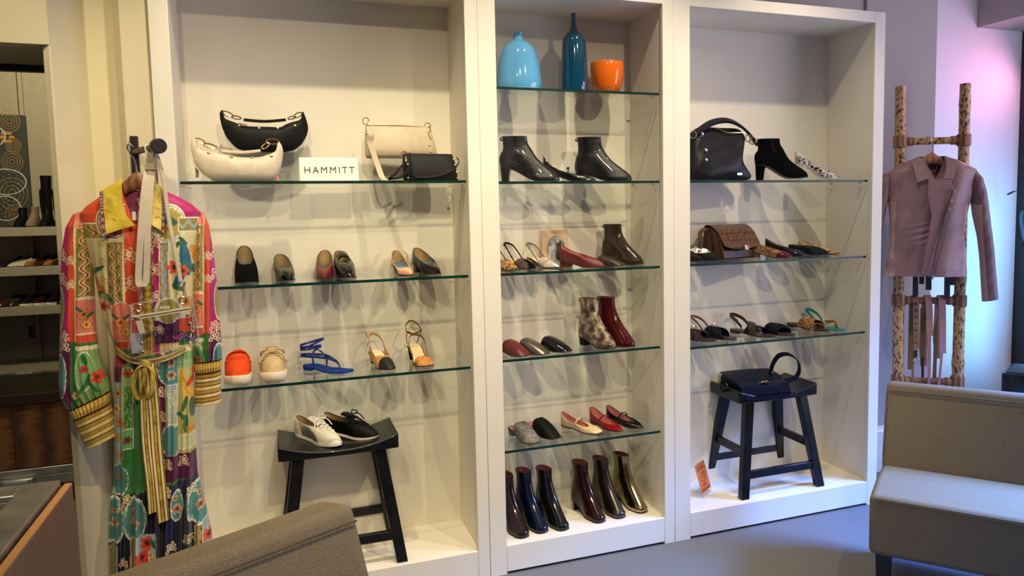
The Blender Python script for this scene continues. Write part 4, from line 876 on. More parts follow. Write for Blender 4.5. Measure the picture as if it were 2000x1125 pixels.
for u, v in ((1367, 274), (1370, 301), (1370.5, 317), (1370, 331), (1370.5, 345)): MB().ball(C(u, v, -.064 if v > 290 else -.048), .0075, n=6, sq=(1, .4, 1)).build('stud', SILV, t)
for u, v in ((1349, 276), (1465, 279), (1474, 283)): MB().torus(C(u, v, -.045), .016, .0024, (.3, 1, 0), 20, 6).build('ring', GOLD if u > 1400 else SILV, t)
MB().tube([C(1402, 263, -.022), C(1422, 270.5, -.040), C(1460, 269, -.038)], .0026, 6).build('zip', GOLD, t)
MB().box(C(1431, 342, -.078), C(1441, 338.5, -.072)).build('name_plate', SILV, t)
# crocodile satchel
CROC = ramp_mat('brown_crocodile', 'voronoi', [(0, srgb(122, 82, 46)), (.035, srgb(104, 66, 38)), (.08, srgb(70, 43, 26)), (.5, srgb(52, 32, 20))], .38, coat=.2, scale=40, feature='DISTANCE_TO_EDGE', rand=.5, interp='LINEAR', stretch=(1, 1, 1.3), bump=.5)
BRL = leather('chestnut_leather', srgb(70, 44, 28), .4)
t = thing('satchel', 'brown crocodile-print flap satchel standing among the flats', 'handbag', (3.098, .236, 1.2345), radians(17)); t.scale = (1.14, 1.0, .87)
sec = lambda x: [(x, -.060, 0), (x, .060, 0), (x, .064, .05), (x, .050, .150), (x, .030, .176), (x, .0, .170), (x, -.050, .110), (x, -.066, .05)]
MB().loft([sec(-.112), sec(-.108), sec(.108), sec(.112)]).build('body', BRL, t, bevel=.006)
fl = []
for q in curve([(0, .055, .150), (0, .040, .182), (0, .010, .184), (0, -.030, .158), (0, -.062, .110), (0, -.082, .068), (0, -.088, .058)], 4):
    rd = max(0, (.085-q.z)/.03); hwid = .114*(1-.16*min(1, rd)**2)
    fl.append([(hwid*u, q.y-.012*abs(u)**3*0, q.z+.012*abs(u)**3*min(1, rd)) for u in [i/10-1 for i in range(21)]])
inn_ = [[(x, y+.003, z_-.003) for x, y, z_ in r] for r in fl]
m = MB().grid(fl).grid(inn_); m.grid([fl[-1], inn_[-1]]); m.grid([[r[0] for r in fl], [r[0] for r in inn_]]); m.grid([[r[-1] for r in fl], [r[-1] for r in inn_]])
m.build('flap', CROC, t, smooth=60)
MB().ribbon([(-.110, -.067, .030), (.110, -.067, .030)], (0, .004, .022), .004).build('front_pocket', BRL, t, bevel=.002)
for q in (-.02, .02): MB().ribbon([(-.116, q-.02, .004), (-.117, q-.012, .08), (-.113, q, .14)], (0, .012, 0), .006).build('gusset', BRL, t, smooth=60)
MB().box((-.008, -.100, .050), (.010, -.090, .078)).build('clasp', metal('copper_metal', (.62, .36, .24), .3), t, bevel=.003); MB().torus((.001, -.101, .063), .011, .003, (0, 1, 0), 16, 6).build('clasp_ring', metal('copper_metal', (.62, .36, .24), .3), t)
MB().ribbon(curve([(-.112, .02, .165), (-.15, .0, .168), (-.20, -.02, .150), (-.225, -.045, .115), (-.235, -.05, .07)], 5), (0, .012, .004), .004).build('strap', BRL, t, smooth=60)
# navy flap bag lying on the right stool
NVL = leather('midnight_leather', srgb(14, 18, 34), .28)
t = thing('flap_bag', 'midnight blue flap bag lying on the right stool', 'handbag', (3.215, .195, ZB+.468), radians(-6))
sec = lambda x: [(x, -.125, .003), (x, .105, .003), (x, .110, .050), (x, .085, .074), (x, -.020, .060), (x, -.105, .046)]
MB().loft([sec(-.128), sec(-.122), sec(.122), sec(.128)]).build('body', NVL, t, bevel=.008)
fl = [[(.134*u*(1-.20*max(0, (v-.5)*2)**2), lerp(.105, -.100, v), .078-.022*v-.014*v*v+.006*sin(pi*v)-.004*u*u) for u in [i/10-1 for i in range(21)]] for v in [i/12 for i in range(13)]]
inn_ = [[(x, y, z_-.004) for x, y, z_ in r] for r in fl]
m = MB().grid(fl).grid(inn_); m.grid([fl[-1], inn_[-1]]); m.grid([[r[0] for r in fl], [r[0] for r in inn_]]); m.grid([[r[-1] for r in fl], [r[-1] for r in inn_]])
m.build('flap', NVL, t, smooth=60)
MB().ribbon([(-.135, -.150, .002), (0, -.158, .002), (.14, -.150, .004)], (0, .035, 0), .003).build('base_flap', NVL, t)
BRS = metal('antique_brass', (.34, .26, .14), .35)
MB().tube(curve([(-.025, -.088, .052), (-.01, -.094, .060), (0, -.088, .056), (.012, -.094, .060), (.026, -.090, .052)], 5), .0045, 8).build('clasp', BRS, t)
MB().torus((.0, -.092, .054), .009, .003, (0, .5, 1), 14, 6).build('clasp_ring', BRS, t)
MB().ribbon(curve([(.095, .02, .055), (.105, .015, .110), (.135, .01, .155), (.185, .0, .162), (.228, -.01, .130), (.225, -.03, .085), (.19, -.05, .055), (.13, -.06, .045)], 6), (0, .012, .006), .0045).build('handle', NVL, t, smooth=60)
MB().ball((.098, .005, .075), .006, n=6).build('stud', BRS, t)
MB().ribbon(curve([(-.120, .01, .030), (-.150, .0, .034), (-.185, -.01, .032), (-.190, -.03, .016), (-.16, -.03, .018)], 5), (0, .010, .003), .0045).build('strap', NVL, t, smooth=60)
MB().torus((-.150, -.004, .030), .012, .002, (1, 0, .3), 16, 6).build('ring', SILV, t)

# ---------------------------------------------------------------- little signs
ACR = clear_mat('acrylic', (.975, .985, .98)); ORP = M('orange_paper', srgb(236, 128, 58), .7, vary=.02); 
t = thing('sign_holder', 'orange shop sign in a clear slanted holder by the right stool', 'sign', (2.925, .155, ZB+.0008), radians(36))
tilt = radians(-17)
MB().box((-.058, -.002, 0), (.058, 0, .155), rot=(tilt, 0, 0), about=(0, 0, 0)).box((-.058, 0, 0), (.058, .062, .002)).build('holder', ACR, t, smooth=0)
MB().box((-.054, -.0035, .018), (.054, -.0025, .152), rot=(tilt, 0, 0), about=(0, 0, 0)).build('paper', ORP, t, smooth=0)
R = Matrix.Rotation(tilt, 4, 'X')
def onp(x, zz, d=.0038): return R@Vector((x, -d, zz))
ln = MB()
def pl(a, b, wd=.0014): ln.bar(onp(*a), onp(*b), wd, .0005, up=R@Vector((0, 1, 0)))
for a, b in (((-.046, .036), (.046, .036)), ((.046, .036), (.046, .146)), ((.046, .146), (-.046, .146)), ((-.046, .146), (-.046, .036))): pl(a, b, .0018)
for a, b in (((-.025, .066), (.025, .066)), ((.025, .066), (.025, .106)), ((.025, .106), (-.025, .106)), ((-.025, .106), (-.025, .066)), ((-.020, .070), (-.018, .096)), ((-.018, .096), (-.006, .094)), ((-.006, .094), (.010, .078)), ((.010, .078), (.022, .086)), ((.022, .086), (.016, .102)), ((.016, .102), (-.004, .100))): pl(a, b, .0016)
ln.build('drawing', INK, t, smooth=0)
text('lettering', "ZELDA'S", .026, INK, t, onp(0, .128), (radians(90)+tilt, 0, 0), sx=.86)
text('lettering', 'SHOE BAR', .010, INK, t, onp(0, .050), (radians(90)+tilt, 0, 0), space=1.3)
text('lettering', 'PORTLAND  OREGON', .0098, INK, t, onp(0, .027), (radians(90)+tilt, 0, 0))
# old photograph card
t = thing('photo_card', 'cream card with an oval black and white family photograph', 'photo card', (2.226, .283, 1.2338), radians(-14))
tilt = radians(-10); R = Matrix.Rotation(tilt, 4, 'X')
MB().box((-.060, -.001, 0), (.060, .001, .160), rot=(tilt, 0, 0), about=(0, 0, 0)).build('card', ramp_mat('aged_cream_card', 'noise', [(.3, srgb(214, 178, 140)), (.7, srgb(228, 198, 164))], .7, scale=9, interp='LINEAR'), t, smooth=0)
def on2(x, zz, d): return R@Vector((x, -d, zz))
ov = lambda rx, rz, cx, cz, d, n=32: [on2(cx+rx*cos(2*pi*i/n), cz+rz*sin(2*pi*i/n), d) for i in range(n)]
def disc(pts_a, pts_b): return MB().loft([pts_a, pts_b])
disc(ov(.042, .062, .004, .072, .0011), ov(.042, .062, .004, .072, .0016)).build('oval_photo', ramp_mat('grey_photo', 'noise', [(.3, srgb(60, 58, 58)), (.5, srgb(150, 148, 146)), (.7, srgb(196, 194, 190))], .5, scale=40, interp='LINEAR'), t, smooth=0)
PD = M('photo_dark', srgb(24, 24, 26), .5); PL = M('photo_light', srgb(206, 202, 198), .5)
def fig(cx, h, dark, skirt):
    f = MB(); b = .022
    f.loft([[on2(cx+sx*w_, b+h*q, .0018) for sx in (-1, 1)]+[on2(cx+sx*w_, b+h*q, .0021) for sx in (1, -1)] for q, w_ in ((0, .008 if skirt else .006), (.45, .009 if skirt else .007), (.5, .005), (.82, .008), (.86, .003))])
    f.build('figure', PD if dark else PL, t, smooth=0); disc(ov(.0042, .0055, cx, b+h*.93, .0018, 14), ov(.0042, .0055, cx, b+h*.93, .0021, 14)).build('figure_head', PL, t, smooth=0)
fig(-.010, .075, False, True); fig(.012, .092, True, False); fig(-.022, .062, False, True)
for q, wd in ((.152, .016), (.147, .022), (.142, .012)): MB().tube([on2(-wd+wd*2*i/16, q+.0012*sin(i*2.1), .0014) for i in range(17)], .0005, 5).build('script_line', M('faded_ink', srgb(120, 92, 70), .7), t)
# ---------------------------------------------------------------- cloth with a print drawn on its own mesh
def print_mat(name, rough=.45, sheen=.15):
    m = bpy.data.materials.new(name); m.use_nodes = True; nt = m.node_tree; b = nt.nodes['Principled BSDF']
    a = _n(nt, 'ShaderNodeAttribute', -400); a.attribute_name = 'print'; nt.links.new(a.outputs['Color'], b.inputs['Base Color'])
    tc = _n(nt, 'ShaderNodeTexCoord', -800); nz = _n(nt, 'ShaderNodeTexNoise', -600, -250); nz.inputs['Scale'].default_value = 900
    nt.links.new(tc.outputs['Object'], nz.inputs['Vector']); bp = _n(nt, 'ShaderNodeBump', -300, -250); bp.inputs['Strength'].default_value = .08; bp.inputs['Distance'].default_value = .001
    nt.links.new(nz.outputs['Fac'], bp.inputs['Height']); nt.links.new(bp.outputs['Normal'], b.inputs['Normal'])
    b.inputs['Roughness'].default_value = rough; b.inputs['Sheen Weight'].default_value = sheen; b.inputs['Specular IOR Level'].default_value = .35
    return m
def grid_obj(name, X, Y, Z, colr, mt, parent, wrap=True, keep=None):
    """dense grid mesh (rows x cols arrays) with a colour per point"""
    n, k = X.shape; co = np.stack([X, Y, Z], -1).reshape(-1, 3).astype(np.float32)
    i, j = np.meshgrid(np.arange(n-1), np.arange(k if wrap else k-1), indexing='ij'); j2 = (j+1) % k
    q = np.stack([i*k+j, i*k+j2, (i+1)*k+j2, (i+1)*k+j], -1).reshape(-1, 4)
    if keep is not None: q = q[keep(i.reshape(-1), j.reshape(-1))]
    me = bpy.data.meshes.new(name); me.vertices.add(len(co)); me.vertices.foreach_set('co', co.reshape(-1))
    me.loops.add(q.size); me.loops.foreach_set('vertex_index', q.reshape(-1).astype(np.int32))
    me.polygons.add(len(q)); me.polygons.foreach_set('loop_start', (np.arange(len(q))*4).astype(np.int32))
    me.update(calc_edges=True); me.polygons.foreach_set('use_smooth', np.ones(len(q), bool))
    at = me.color_attributes.new('print', 'FLOAT_COLOR', 'POINT')
    rgba = np.concatenate([colr.reshape(-1, 3), np.ones((len(co), 1))], 1).astype(np.float32); at.data.foreach_set('color', rgba.reshape(-1))
    me.materials.append(mt); me.validate(); o = bpy.data.objects.new(name, me); col.objects.link(o); o.parent = parent
    return o
def lin(c):
    c = np.array(c, float)/255; return np.where(c <= .04045, c/12.92, ((c+.055)/1.055)**2.4)
class Paint:
    def __init__(s, u, v, base): s.u, s.v = u, v; s.c = np.empty(u.shape+(3,)); s.c[:] = lin(base)
    def put(s, m, c): s.c[m] = lin(c); return s
    def rect(s, a, b, c, d, colr, bw=0, bc=None, wav=0):
        w_ = wav*np.sin(s.v*.55); m = (s.u > a+w_) & (s.u < b+w_) & (s.v > c) & (s.v < d)
        if bw: s.put(m, bc); w2 = bw; s.put((s.u > a+w_+w2) & (s.u < b+w_-w2) & (s.v > c+w2) & (s.v < d-w2), colr)
        else: s.put(m, colr)
        return s
    def ell(s, cu, cv, ru, rv, colr, rings=(), scal=0):
        th = np.arctan2((s.v-cv)/rv, (s.u-cu)/ru); d = np.hypot((s.u-cu)/ru, (s.v-cv)/rv)
        s.put(d < 1, rings[0] if rings else colr)
        for q, (f, cc) in enumerate(list(zip([.93, .86, .80], list(rings[1:])+[colr]))[:max(1, len(rings))] if rings else []):
            s.put(d < f+(scal*np.sin(th*18) if cc is colr or (isinstance(cc, tuple) and cc == colr) else 0), cc)
        return s
    def flower(s, cu, cv, r, petal, heart, n=6, out=None, rot=0):
        th = np.arctan2(s.v-cv, s.u-cu)+rot; d = np.hypot(s.u-cu, s.v-cv); R = r*(.62+.38*np.abs(np.cos(n*th/2)))
        if out: s.put(d < R+1.2, out)
        s.put(d < R, petal); s.put(d < r*.32, heart); s.put((d < R*.8) & (np.abs(np.sin(n*th/2)) > .97) & (d > r*.32), tuple(int(q*.7) for q in petal)); return s
    def lace(s, cu, cv, r, c=(236, 214, 170), dk=(120, 70, 40)):
        th = np.arctan2(s.v-cv, s.u-cu); d = np.hypot(s.u-cu, s.v-cv); R = r*(.6+.4*np.abs(np.cos(2.5*th)))
        s.put((d < R) & (d > R-2.2), c); s.put((d < R-2.2) & (d > R-3.2), dk); s.put((d < r*.42) & (d > r*.22), c); s.put(d < r*.12, c)
        for q in (-1, 1):
            a = np.hypot(s.u-cu-q*r*.75, s.v-cv-r*.9); s.put((a < r*.38) & (a > r*.20), c)
        return s
    def leaf(s, cu, cv, l, wd, ang, c):
        a = (s.u-cu)*cos(ang)+(s.v-cv)*sin(ang); b = -(s.u-cu)*sin(ang)+(s.v-cv)*cos(ang)
        s.put((np.abs(b) < wd*np.sqrt(np.clip(1-(a/l)**2, 0, 1))) & (np.abs(a) < l), c); s.put((np.abs(b) < .5) & (np.abs(a) < l*.9), tuple(int(q*.65) for q in c)); return s
    def strip(s, a, b, c, d, ground, edge, wave, dots=None):
        """ornate vertical border: edge lines, ground, a wavy ribbon and drops"""
        s.rect(a, b, c, d, edge); s.rect(a+1.4, b-1.4, c+1.4, d-1.4, (90, 60, 30)); s.rect(a+2.2, b-2.2, c+2.2, d-2.2, ground); m = (a+b)/2; A = (b-a)*.17
        inn = (s.v > c+4) & (s.v < d-4); s.put(inn & (np.abs(s.u-m-A*np.sin(s.v*.24)) < (b-a)*.15), wave); s.put(inn & (np.abs(s.u-m-A*np.sin(s.v*.24)) < (b-a)*.05), dots or edge)
        for q in range(int((d-c)/13)):
            cv = c+8+q*13; cu = m-A*2.0*np.sin(cv*.24); dd = np.hypot(s.u-cu, s.v-cv); s.put((dd < 2.3), dots or edge)
        return s
    def tri(s, a, b, c, colr):
        f = lambda p, q: (s.u-p[0])*(q[1]-p[1])-(s.v-p[1])*(q[0]-p[0]); x, y, z_ = f(a, b), f(b, c), f(c, a)
        s.put(((x >= 0) & (y >= 0) & (z_ >= 0)) | ((x <= 0) & (y <= 0) & (z_ <= 0)), colr); return s
CRM, ORG, MAG, CORAL, GRN, LGRN, PLUM, NAVY, TEAL, LBLU, GLD_, OLV_, WHT = (222, 206, 148), (216, 76, 40), (176, 26, 104), (226, 128, 104), (52, 116, 54), (134, 170, 104), (88, 20, 66), (18, 20, 50), (78, 134, 132), (156, 176, 172), (178, 142, 46), (150, 136, 58), (240, 226, 198)
SATIN = ramp_mat('gold_satin', 'noise', [(.35, srgb(150, 118, 34)), (.52, srgb(192, 160, 62)), (.7, srgb(216, 190, 104))], .32, scale=34, interp='LINEAR', spec=.5)
COLLAR = ramp_mat('yellow_satin', 'noise', [(.3, srgb(176, 148, 20)), (.55, srgb(208, 182, 44)), (.75, srgb(220, 200, 90))], .38, scale=26, interp='LINEAR')
MAROON = M('maroon_trim', srgb(88, 16, 34), .5); BEAD = ramp_mat('maroon_beaded_trim', 'voronoi', [(0, srgb(244, 228, 214)), (.32, srgb(92, 18, 28))], .5, scale=240, rand=.2); CRT = M('cream_trim', srgb(232, 214, 150), .4)
PRINT = print_mat('silk_print', .42)
def dm(u, v): return .662+(u-265)*.00143-(v-345)*.00008, 1.612-(v-345)*.00164
def rowtab(rows, step):
    """author rows (uL,vL,uR,vR,depth) -> dense interpolation"""
    R = np.array(rows, float); t = np.concatenate([[0], np.cumsum(np.abs(np.diff((R[:, 1]+R[:, 3])/2))+.01)]); n = int(t[-1]/step); tt = np.linspace(0, t[-1], n)
    return np.stack([np.interp(tt, t, R[:, q]) for q in range(5)], 1)
def cloth_tube(rows, step, nf, nb, yc, fold):
    R = rowtab(rows, step); s = np.concatenate([np.linspace(-1, 1, nf), np.linspace(1, -1, nb+2)[1:-1]]); fr = np.concatenate([np.ones(nf, bool), np.zeros(nb, bool)])
    S, _ = np.meshgrid(s, R[:, 0]); uL, vL, uR, vR, dp = [R[:, q][:, None] for q in range(5)]
    U = uL+(uR-uL)*(S+1)/2; V = vL+(vR-vL)*(S+1)/2; env = np.clip(1-np.abs(S)**2.6, 0, 1)**.5
    Y = np.where(fr[None, :], -dp*env, dp*.55*env)+yc; Y = Y+fold(U, V, S)*np.where(fr[None, :], 1, -.5)*np.clip(env*2, 0, 1)
    X, Z = dm(U, V); return X, Y, Z, U, V, S, fr
dress = thing('maxi_dress', 'long multicoloured print silk dress on a wooden hanger by the left pier', 'dress', (0, 0, 0))
def torso_paint(u, v):
    P = Paint(u, v, CRM)
    P.put((u < 214) & (v > 440) & (v < 650), (222, 210, 150)); P.put((v < 440) & (u < 250), ORG); P.put((v < 440) & (u > 295), MAG); P.tri((340, 360), (400, 420), (400, 360), ORG); P.tri((352, 372), (402, 425), (376, 372), ORG)
    P.put((v < 425) & (u < 182) & (u > 120), MAG) if False else None
    P.strip(160, 212, 432, 462, OLV_, WHT, (196, 170, 96), (150, 40, 50)); P.ell(229, 428, 36, 36, CORAL, (WHT, (150, 90, 40), WHT), .03); P.flower(229, 440, 12, (70, 110, 90), (150, 60, 40), 5)
    P.rect(249, 277, 380, 668, ORG); 
    for q in range(3): P.lace(258, 492+q*54, 13)
    P.strip(213, 246, 468, 600, OLV_, WHT, (222, 196, 140), (150, 36, 40))
    P.leaf(196, 548, 20, 7, .9, (210, 120, 40)); P.leaf(206, 570, 22, 7, .5, (70, 100, 60)); P.leaf(192, 520, 18, 5, -.4, (60, 96, 70)); P.flower(204, 590, 11, (222, 84, 44), (120, 40, 30), 5); P.flower(188, 560, 8, (226, 130, 50), (160, 60, 30), 5)
    for q in range(4): P.lace(205, 470+q*34, 8, (214, 186, 120), (130, 80, 40))
    P.rect(219, 262, 588, 660, CORAL, 2, WHT); P.ell(240, 602, 22, 20, CORAL, (WHT, CORAL), .04)
    P.flower(238, 622, 11, (232, 150, 50), (150, 50, 30), 6, (120, 60, 40)); P.flower(248, 640, 9, (236, 170, 70), (160, 60, 40), 6, (90, 60, 40)); P.leaf(228, 610, 9, 3, .6, (70, 110, 80)); P.leaf(250, 612, 8, 3, -.6, (60, 100, 90))
    P.put((v > 660) & (v < 674) & (u < 276), ORG); P.put((v >= 674) & (v < 700) & (u < 276), GRN)
    # placket
    P.rect(284, 303, 380, 735, GLD_); P.put((np.abs(u-293) < 6) & (np.sin(v*.5) > .2), (206, 176, 84)); 
    for q in (283, 303): P.put((np.abs(u-q) < 1.6) & (v > 420), MAROON_RGB); P.put((np.abs(u-q) < .8) & (np.sin(v*1.6) > 0) & (v > 420), WHT)
    P.rect(277, 282, 400, 700, (204, 170, 90))
    P.rect(304, 315, 420, 690, MAG); 
    for q in range(4): P.lace(309, 470+q*52, 11)
    P.ell(334, 436, 34, 38, (176, 158, 66), (WHT, LBLU, WHT), .04); P.leaf(338, 432, 13, 8, .3, (44, 110, 62)); P.leaf(330, 426, 10, 5, -.6, (60, 126, 70)); P.flower(334, 446, 6, (210, 90, 60), (120, 40, 30), 5)
    P.strip(316, 334, 472, 592, GLD_, WHT, (150, 172, 190), LBLU)
    P.rect(352, 392, 424, 452, OLV_, 2, WHT); P.put((np.abs(v-438-5*np.sin(u*.3)) < 4) & (u > 354) & (u < 390), LBLU)
    P.flower(345, 520, 15, (220, 84, 50), (90, 40, 30), 6); P.leaf(366, 505, 34, 10, 1.4, (44, 112, 128)); P.leaf(356, 540, 26, 8, 2.1, (36, 92, 110)); P.leaf(372, 520, 22, 6, .7, (52, 128, 118)); P.flower(362, 528, 12, (226, 96, 56), (120, 40, 30), 5)
    P.leaf(350, 478, 10, 4, -.9, (40, 100, 60)); P.leaf(362, 470, 11, 4, .8, (44, 106, 66)); P.ell(387, 500, 9, 10, (222, 142, 44)); P.ell(380, 486, 7, 8, (228, 160, 60)); P.leaf(390, 520, 12, 4, .2, (60, 110, 60)); P.leaf(352, 560, 14, 5, .5, (60, 110, 60))
    P.ell(332, 606, 28, 28, (176, 158, 70), (WHT, LBLU, WHT), .05); P.rect(305, 352, 622, 668, PLUM); P.ell(332, 604, 24, 26, (170, 150, 66), (WHT, LBLU), .05); P.lace(314, 640, 9)
    P.flower(366, 590, 12, (226, 150, 60), (120, 50, 30), 6); P.rect(352, 392, 622, 650, ORG); P.rect(352, 392, 650, 676, GRN)
    return P
MAROON_RGB = (86, 16, 34)
def skirt_paint(u, v, P=None):
    P.put(v > 688, GRN)
    P.rect(196, 247, 690, 708, MAG); P.rect(196, 247, 708, 742, PLUM); P.rect(196, 240, 738, 965, LBLU); P.rect(240, 262, 700, 866, LGRN, 2, WHT); P.strip(243, 262, 742, 830, LGRN, (208, 220, 160), (70, 140, 80), (60, 120, 60)); P.rect(240, 264, 866, 946, (58, 132, 72)); P.rect(240, 263, 826, 866, (118, 184, 118), 2, WHT)
    P.flower(252, 848, 9, (150, 80, 60), (60, 60, 60), 5); P.rect(206, 240, 955, 966, PLUM)
    for cu, cv, r, c in ((230, 760, 9, (206, 150, 70)), (226, 790, 12, (222, 190, 120)), (236, 815, 10, (216, 120, 50)), (226, 845, 8, (226, 150, 40)), (252, 720, 9, (200, 60, 50)), (238, 700, 9, (196, 60, 60)), (236, 880, 9, (200, 160, 100)), (226, 905, 11, (214, 180, 120))): P.flower(cu, cv, r, c, (110, 60, 40), 6, (120, 80, 50))
    P.ell(234, 925, 20, 30, TEAL, (WHT, TEAL), .05); P.flower(236, 920, 8, (160, 90, 60), (40, 70, 110), 5)
    P.rect(264, 308, 700, 960, GRN); P.rect(308, 328, 690, 960, PLUM)
    for q in range(5): P.lace(316, 712+q*48, 10)
    P.ell(338, 716, 28, 36, TEAL, (WHT, TEAL), .05); P.flower(338, 706, 8, (176, 110, 50), (60, 40, 40), 6, WHT); P.flower(338, 730, 8, (176, 110, 50), (60, 40, 40), 6, WHT)
    P.rect(326, 350, 748, 900, LBLU, 2, WHT); P.strip(330, 346, 760, 840, (206, 206, 150), WHT, (170, 200, 180), LBLU); P.ell(338, 858, 22, 34, TEAL, (WHT, LBLU), .05)
    P.rect(350, 400, 690, 892, (190, 178, 96)); P.rect(350, 400, 690, 720, (150, 186, 120)); P.rect(352, 398, 850, 880, (206, 206, 156), 2, WHT)
    for cu, cv, l, w_, a, c in ((362, 740, 20, 6, 1.2, (226, 168, 60)), (372, 770, 18, 9, 1.0, (232, 176, 66)), (364, 790, 16, 5, 1.9, (60, 110, 70)), (378, 800, 20, 5, 1.5, (50, 100, 60)), (360, 815, 15, 5, .7, (64, 120, 70)), (376, 745, 14, 5, 2.2, (210, 60, 40)), (366, 830, 18, 5, 1.6, (66, 116, 70)), (376, 840, 10, 6, .2, (230, 150, 50)), (384, 730, 14, 7, 1.3, (214, 66, 46))): P.leaf(cu, cv, l, w_, a, c)
    P.rect(308, 400, 888, 938, PLUM); P.lace(330, 902, 10); P.lace(362, 900, 10)
    f = v-(958-.12*(u-215)); P.put(f > 0, NAVY)
    for cu, cv, ru, rv in ((224, 1002, 24, 46), (268, 1000, 22, 44), (396, 990, 26, 44), (350, 985, 12, 30)): P.ell(cu, cv, ru, rv, TEAL, (WHT, (150, 196, 196), TEAL), .05); P.flower(cu, cv+6, 9, (196, 120, 60), (40, 60, 110), 6, WHT); P.flower(cu-3, cv-16, 6, (206, 150, 90), (90, 50, 40), 5)
    P.strip(206, 232, 1050, 1190, GLD_, WHT, (96, 150, 140), OLV_); P.strip(258, 270, 1040, 1190, GLD_, WHT, (190, 160, 80), OLV_); P.rect(270, 312, 1030, 1190, (176, 190, 190)); P.strip(384, 402, 1034, 1190, OLV_, WHT, (200, 180, 110), (90, 60, 40)); P.rect(402, 432, 1030, 1190, LBLU)
    for cu, cv, r in ((292, 1048, 15), (284, 1076, 17), (296, 1082, 14), (288, 1100, 14), (414, 1062, 14)): P.flower(cu, cv, r, (226, 72, 48), (60, 20, 20), 5)
    P.flower(302, 1080, 10, (226, 196, 150), (190, 130, 80), 5); P.leaf(304, 1050, 12, 4, 1.1, (60, 110, 90))
    for cu, cv in ((244, 1080), (248, 1110), (372, 1050), (370, 1090), (340, 1060), (240, 975), (378, 960), (252, 960), (330, 955)): P.lace(cu, cv, 9)
    return P
TR = [(214, 372, 322, 372, .030), (192, 385, 352, 385, .040), (170, 400, 378, 400, .046), (157, 414, 394, 414, .050), (159, 432, 394, 432, .055), (165, 460, 391, 460, .062), (174, 490, 387, 490, .066), (184, 530, 383, 530, .064), (193, 580, 380, 580, .060), (201, 620, 377, 620, .054), (213, 650, 374, 650, .048), (228, 672, 370, 672, .044), (222, 690, 378, 690, .050), (219, 720, 380, 720, .058), (219, 800, 382, 800, .066), (219, 880, 384, 880, .072), (217, 940, 388, 940, .076), (212, 962, 394, 962, .088), (208, 1000, 403, 1000, .094), (207, 1060, 416, 1060, .10), (204, 1190, 432, 1190, .105)]
def fold_t(U, V, S):
    g = np.clip((V-690)/120, 0, 1); b = np.clip((V-440)/60, 0, 1)*(1-g)
    f = .010*g*np.sin(U*.20+.5*np.sin(V*.012))+.006*g*np.sin(U*.43+1+.4*np.sin(V*.02))+b*(.0035*np.sin(U*.16+V*.02)+.002*np.sin(U*.4-V*.03))
    fl = np.clip((V-950)/40, 0, 1); f = f+fl*(.010*np.sin(U*.31+2)+.004*np.sin(U*.7)); wst = np.exp(-((V-680)/30)**2); f = f+wst*.004*np.sin(U*.9)
    gath = np.exp(-((V-955)/14)**2); return f+gath*.003*np.sin(U*1.1)
X, Y, Z, U, V, S, fr = cloth_tube(TR, 1.25, 190, 60, -.15, fold_t)
P = torso_paint(U, V); P = skirt_paint(U, V, P); C_ = P.c
bk = np.broadcast_to(~fr[None, :], U.shape); C_[bk & (V < 445) & (U < 270)] = lin((150, 74, 104)); C_[bk & (V < 445) & (U >= 270)] = lin((206, 104, 76))
nk = (np.abs(U-269)-(438-V)*.42 < 0) & (V < 438) & ~bk
kk = X.shape[1]
def keepf(i, j): return ~(nk[i, j] & nk[i+1, (j+1) % kk])
grid_obj('bodice_and_skirt', X, Y, Z, C_, PRINT, dress, True, keepf)
def sleeve_paint(u, v, left):
    P = Paint(u, v, CRM); e = (lambda a: a) if left else (lambda a: 552-a)      # mirror about u=276
    def R(a, b, c, d, cc, *k): x, y = e(a), e(b); P.rect(min(x, y), max(x, y), c, d, cc, *k)
    R(105, 138, 400, 655, MAG); R(138, 149, 400, 655, ORG); R(105, 140, 655, 800, PLUM); R(140, 152, 655, 800, GRN); R(152, 220, 640, 660, ORG); R(152, 220, 658, 672, GRN); R(152, 222, 672, 800, LGRN)
    x, y = sorted((e(151), e(184))); P.strip(x, y, 440, 572, OLV_, WHT, (222, 196, 140), (150, 36, 40)); R(149, 190, 574, 642, CORAL, 2, WHT); P.put((v > 400) & (v < 440) & ((u > 150) if left else (u < 402)), (226, 130, 104))
    for cv in (490, 535): P.lace(e(124), cv, 11); P.lace(e(143), cv+10, 8)
    P.ell(e(118), 590, 11, 42, OLV_, (WHT, LBLU), .06); P.ell(e(120), 720, 12, 44, TEAL, (WHT, LBLU), .06); P.lace(e(128), 660, 10); P.lace(e(126), 775, 9); P.lace(e(128), 640, 9)
    P.flower(e(166), 604, 10, (226, 140, 50), (110, 60, 60), 6, (100, 60, 40)); P.flower(e(170), 624, 9, (236, 176, 80), (170, 60, 40), 6, (100, 60, 40)); P.leaf(e(158), 594, 8, 3, .7, (60, 110, 90)); P.leaf(e(176), 606, 8, 3, -.7, (60, 110, 70))
    P.ell(e(166), 712, 17, 38, (120, 176, 104), (WHT, LGRN), .05); P.flower(e(166), 708, 9, (190, 64, 60), (120, 60, 40), 6); P.leaf(e(166), 690, 12, 5, 1.2, (44, 112, 60)); P.leaf(e(172), 730, 14, 4, 1.9, (50, 116, 64)); P.flower(e(190), 725, 14, (224, 84, 56), (140, 40, 40), 5); P.leaf(e(182), 745, 14, 4, .9, (60, 120, 66)); P.leaf(e(160), 748, 14, 4, 2.2, (70, 130, 80)); P.flower(e(150), 758, 8, (206, 190, 130), (150, 90, 60), 6)
    R(150, 215, 664, 672, (236, 220, 180)); R(150, 215, 640, 643, WHT)
    return P
def fold_s(U, V, S):
    g = np.clip((V-640)/110, 0, 1); return .0035*np.sin(S*9+V*.015)+g*.004*np.sin(S*22+V*.01)+.003*np.sin(V*.05+S*3)
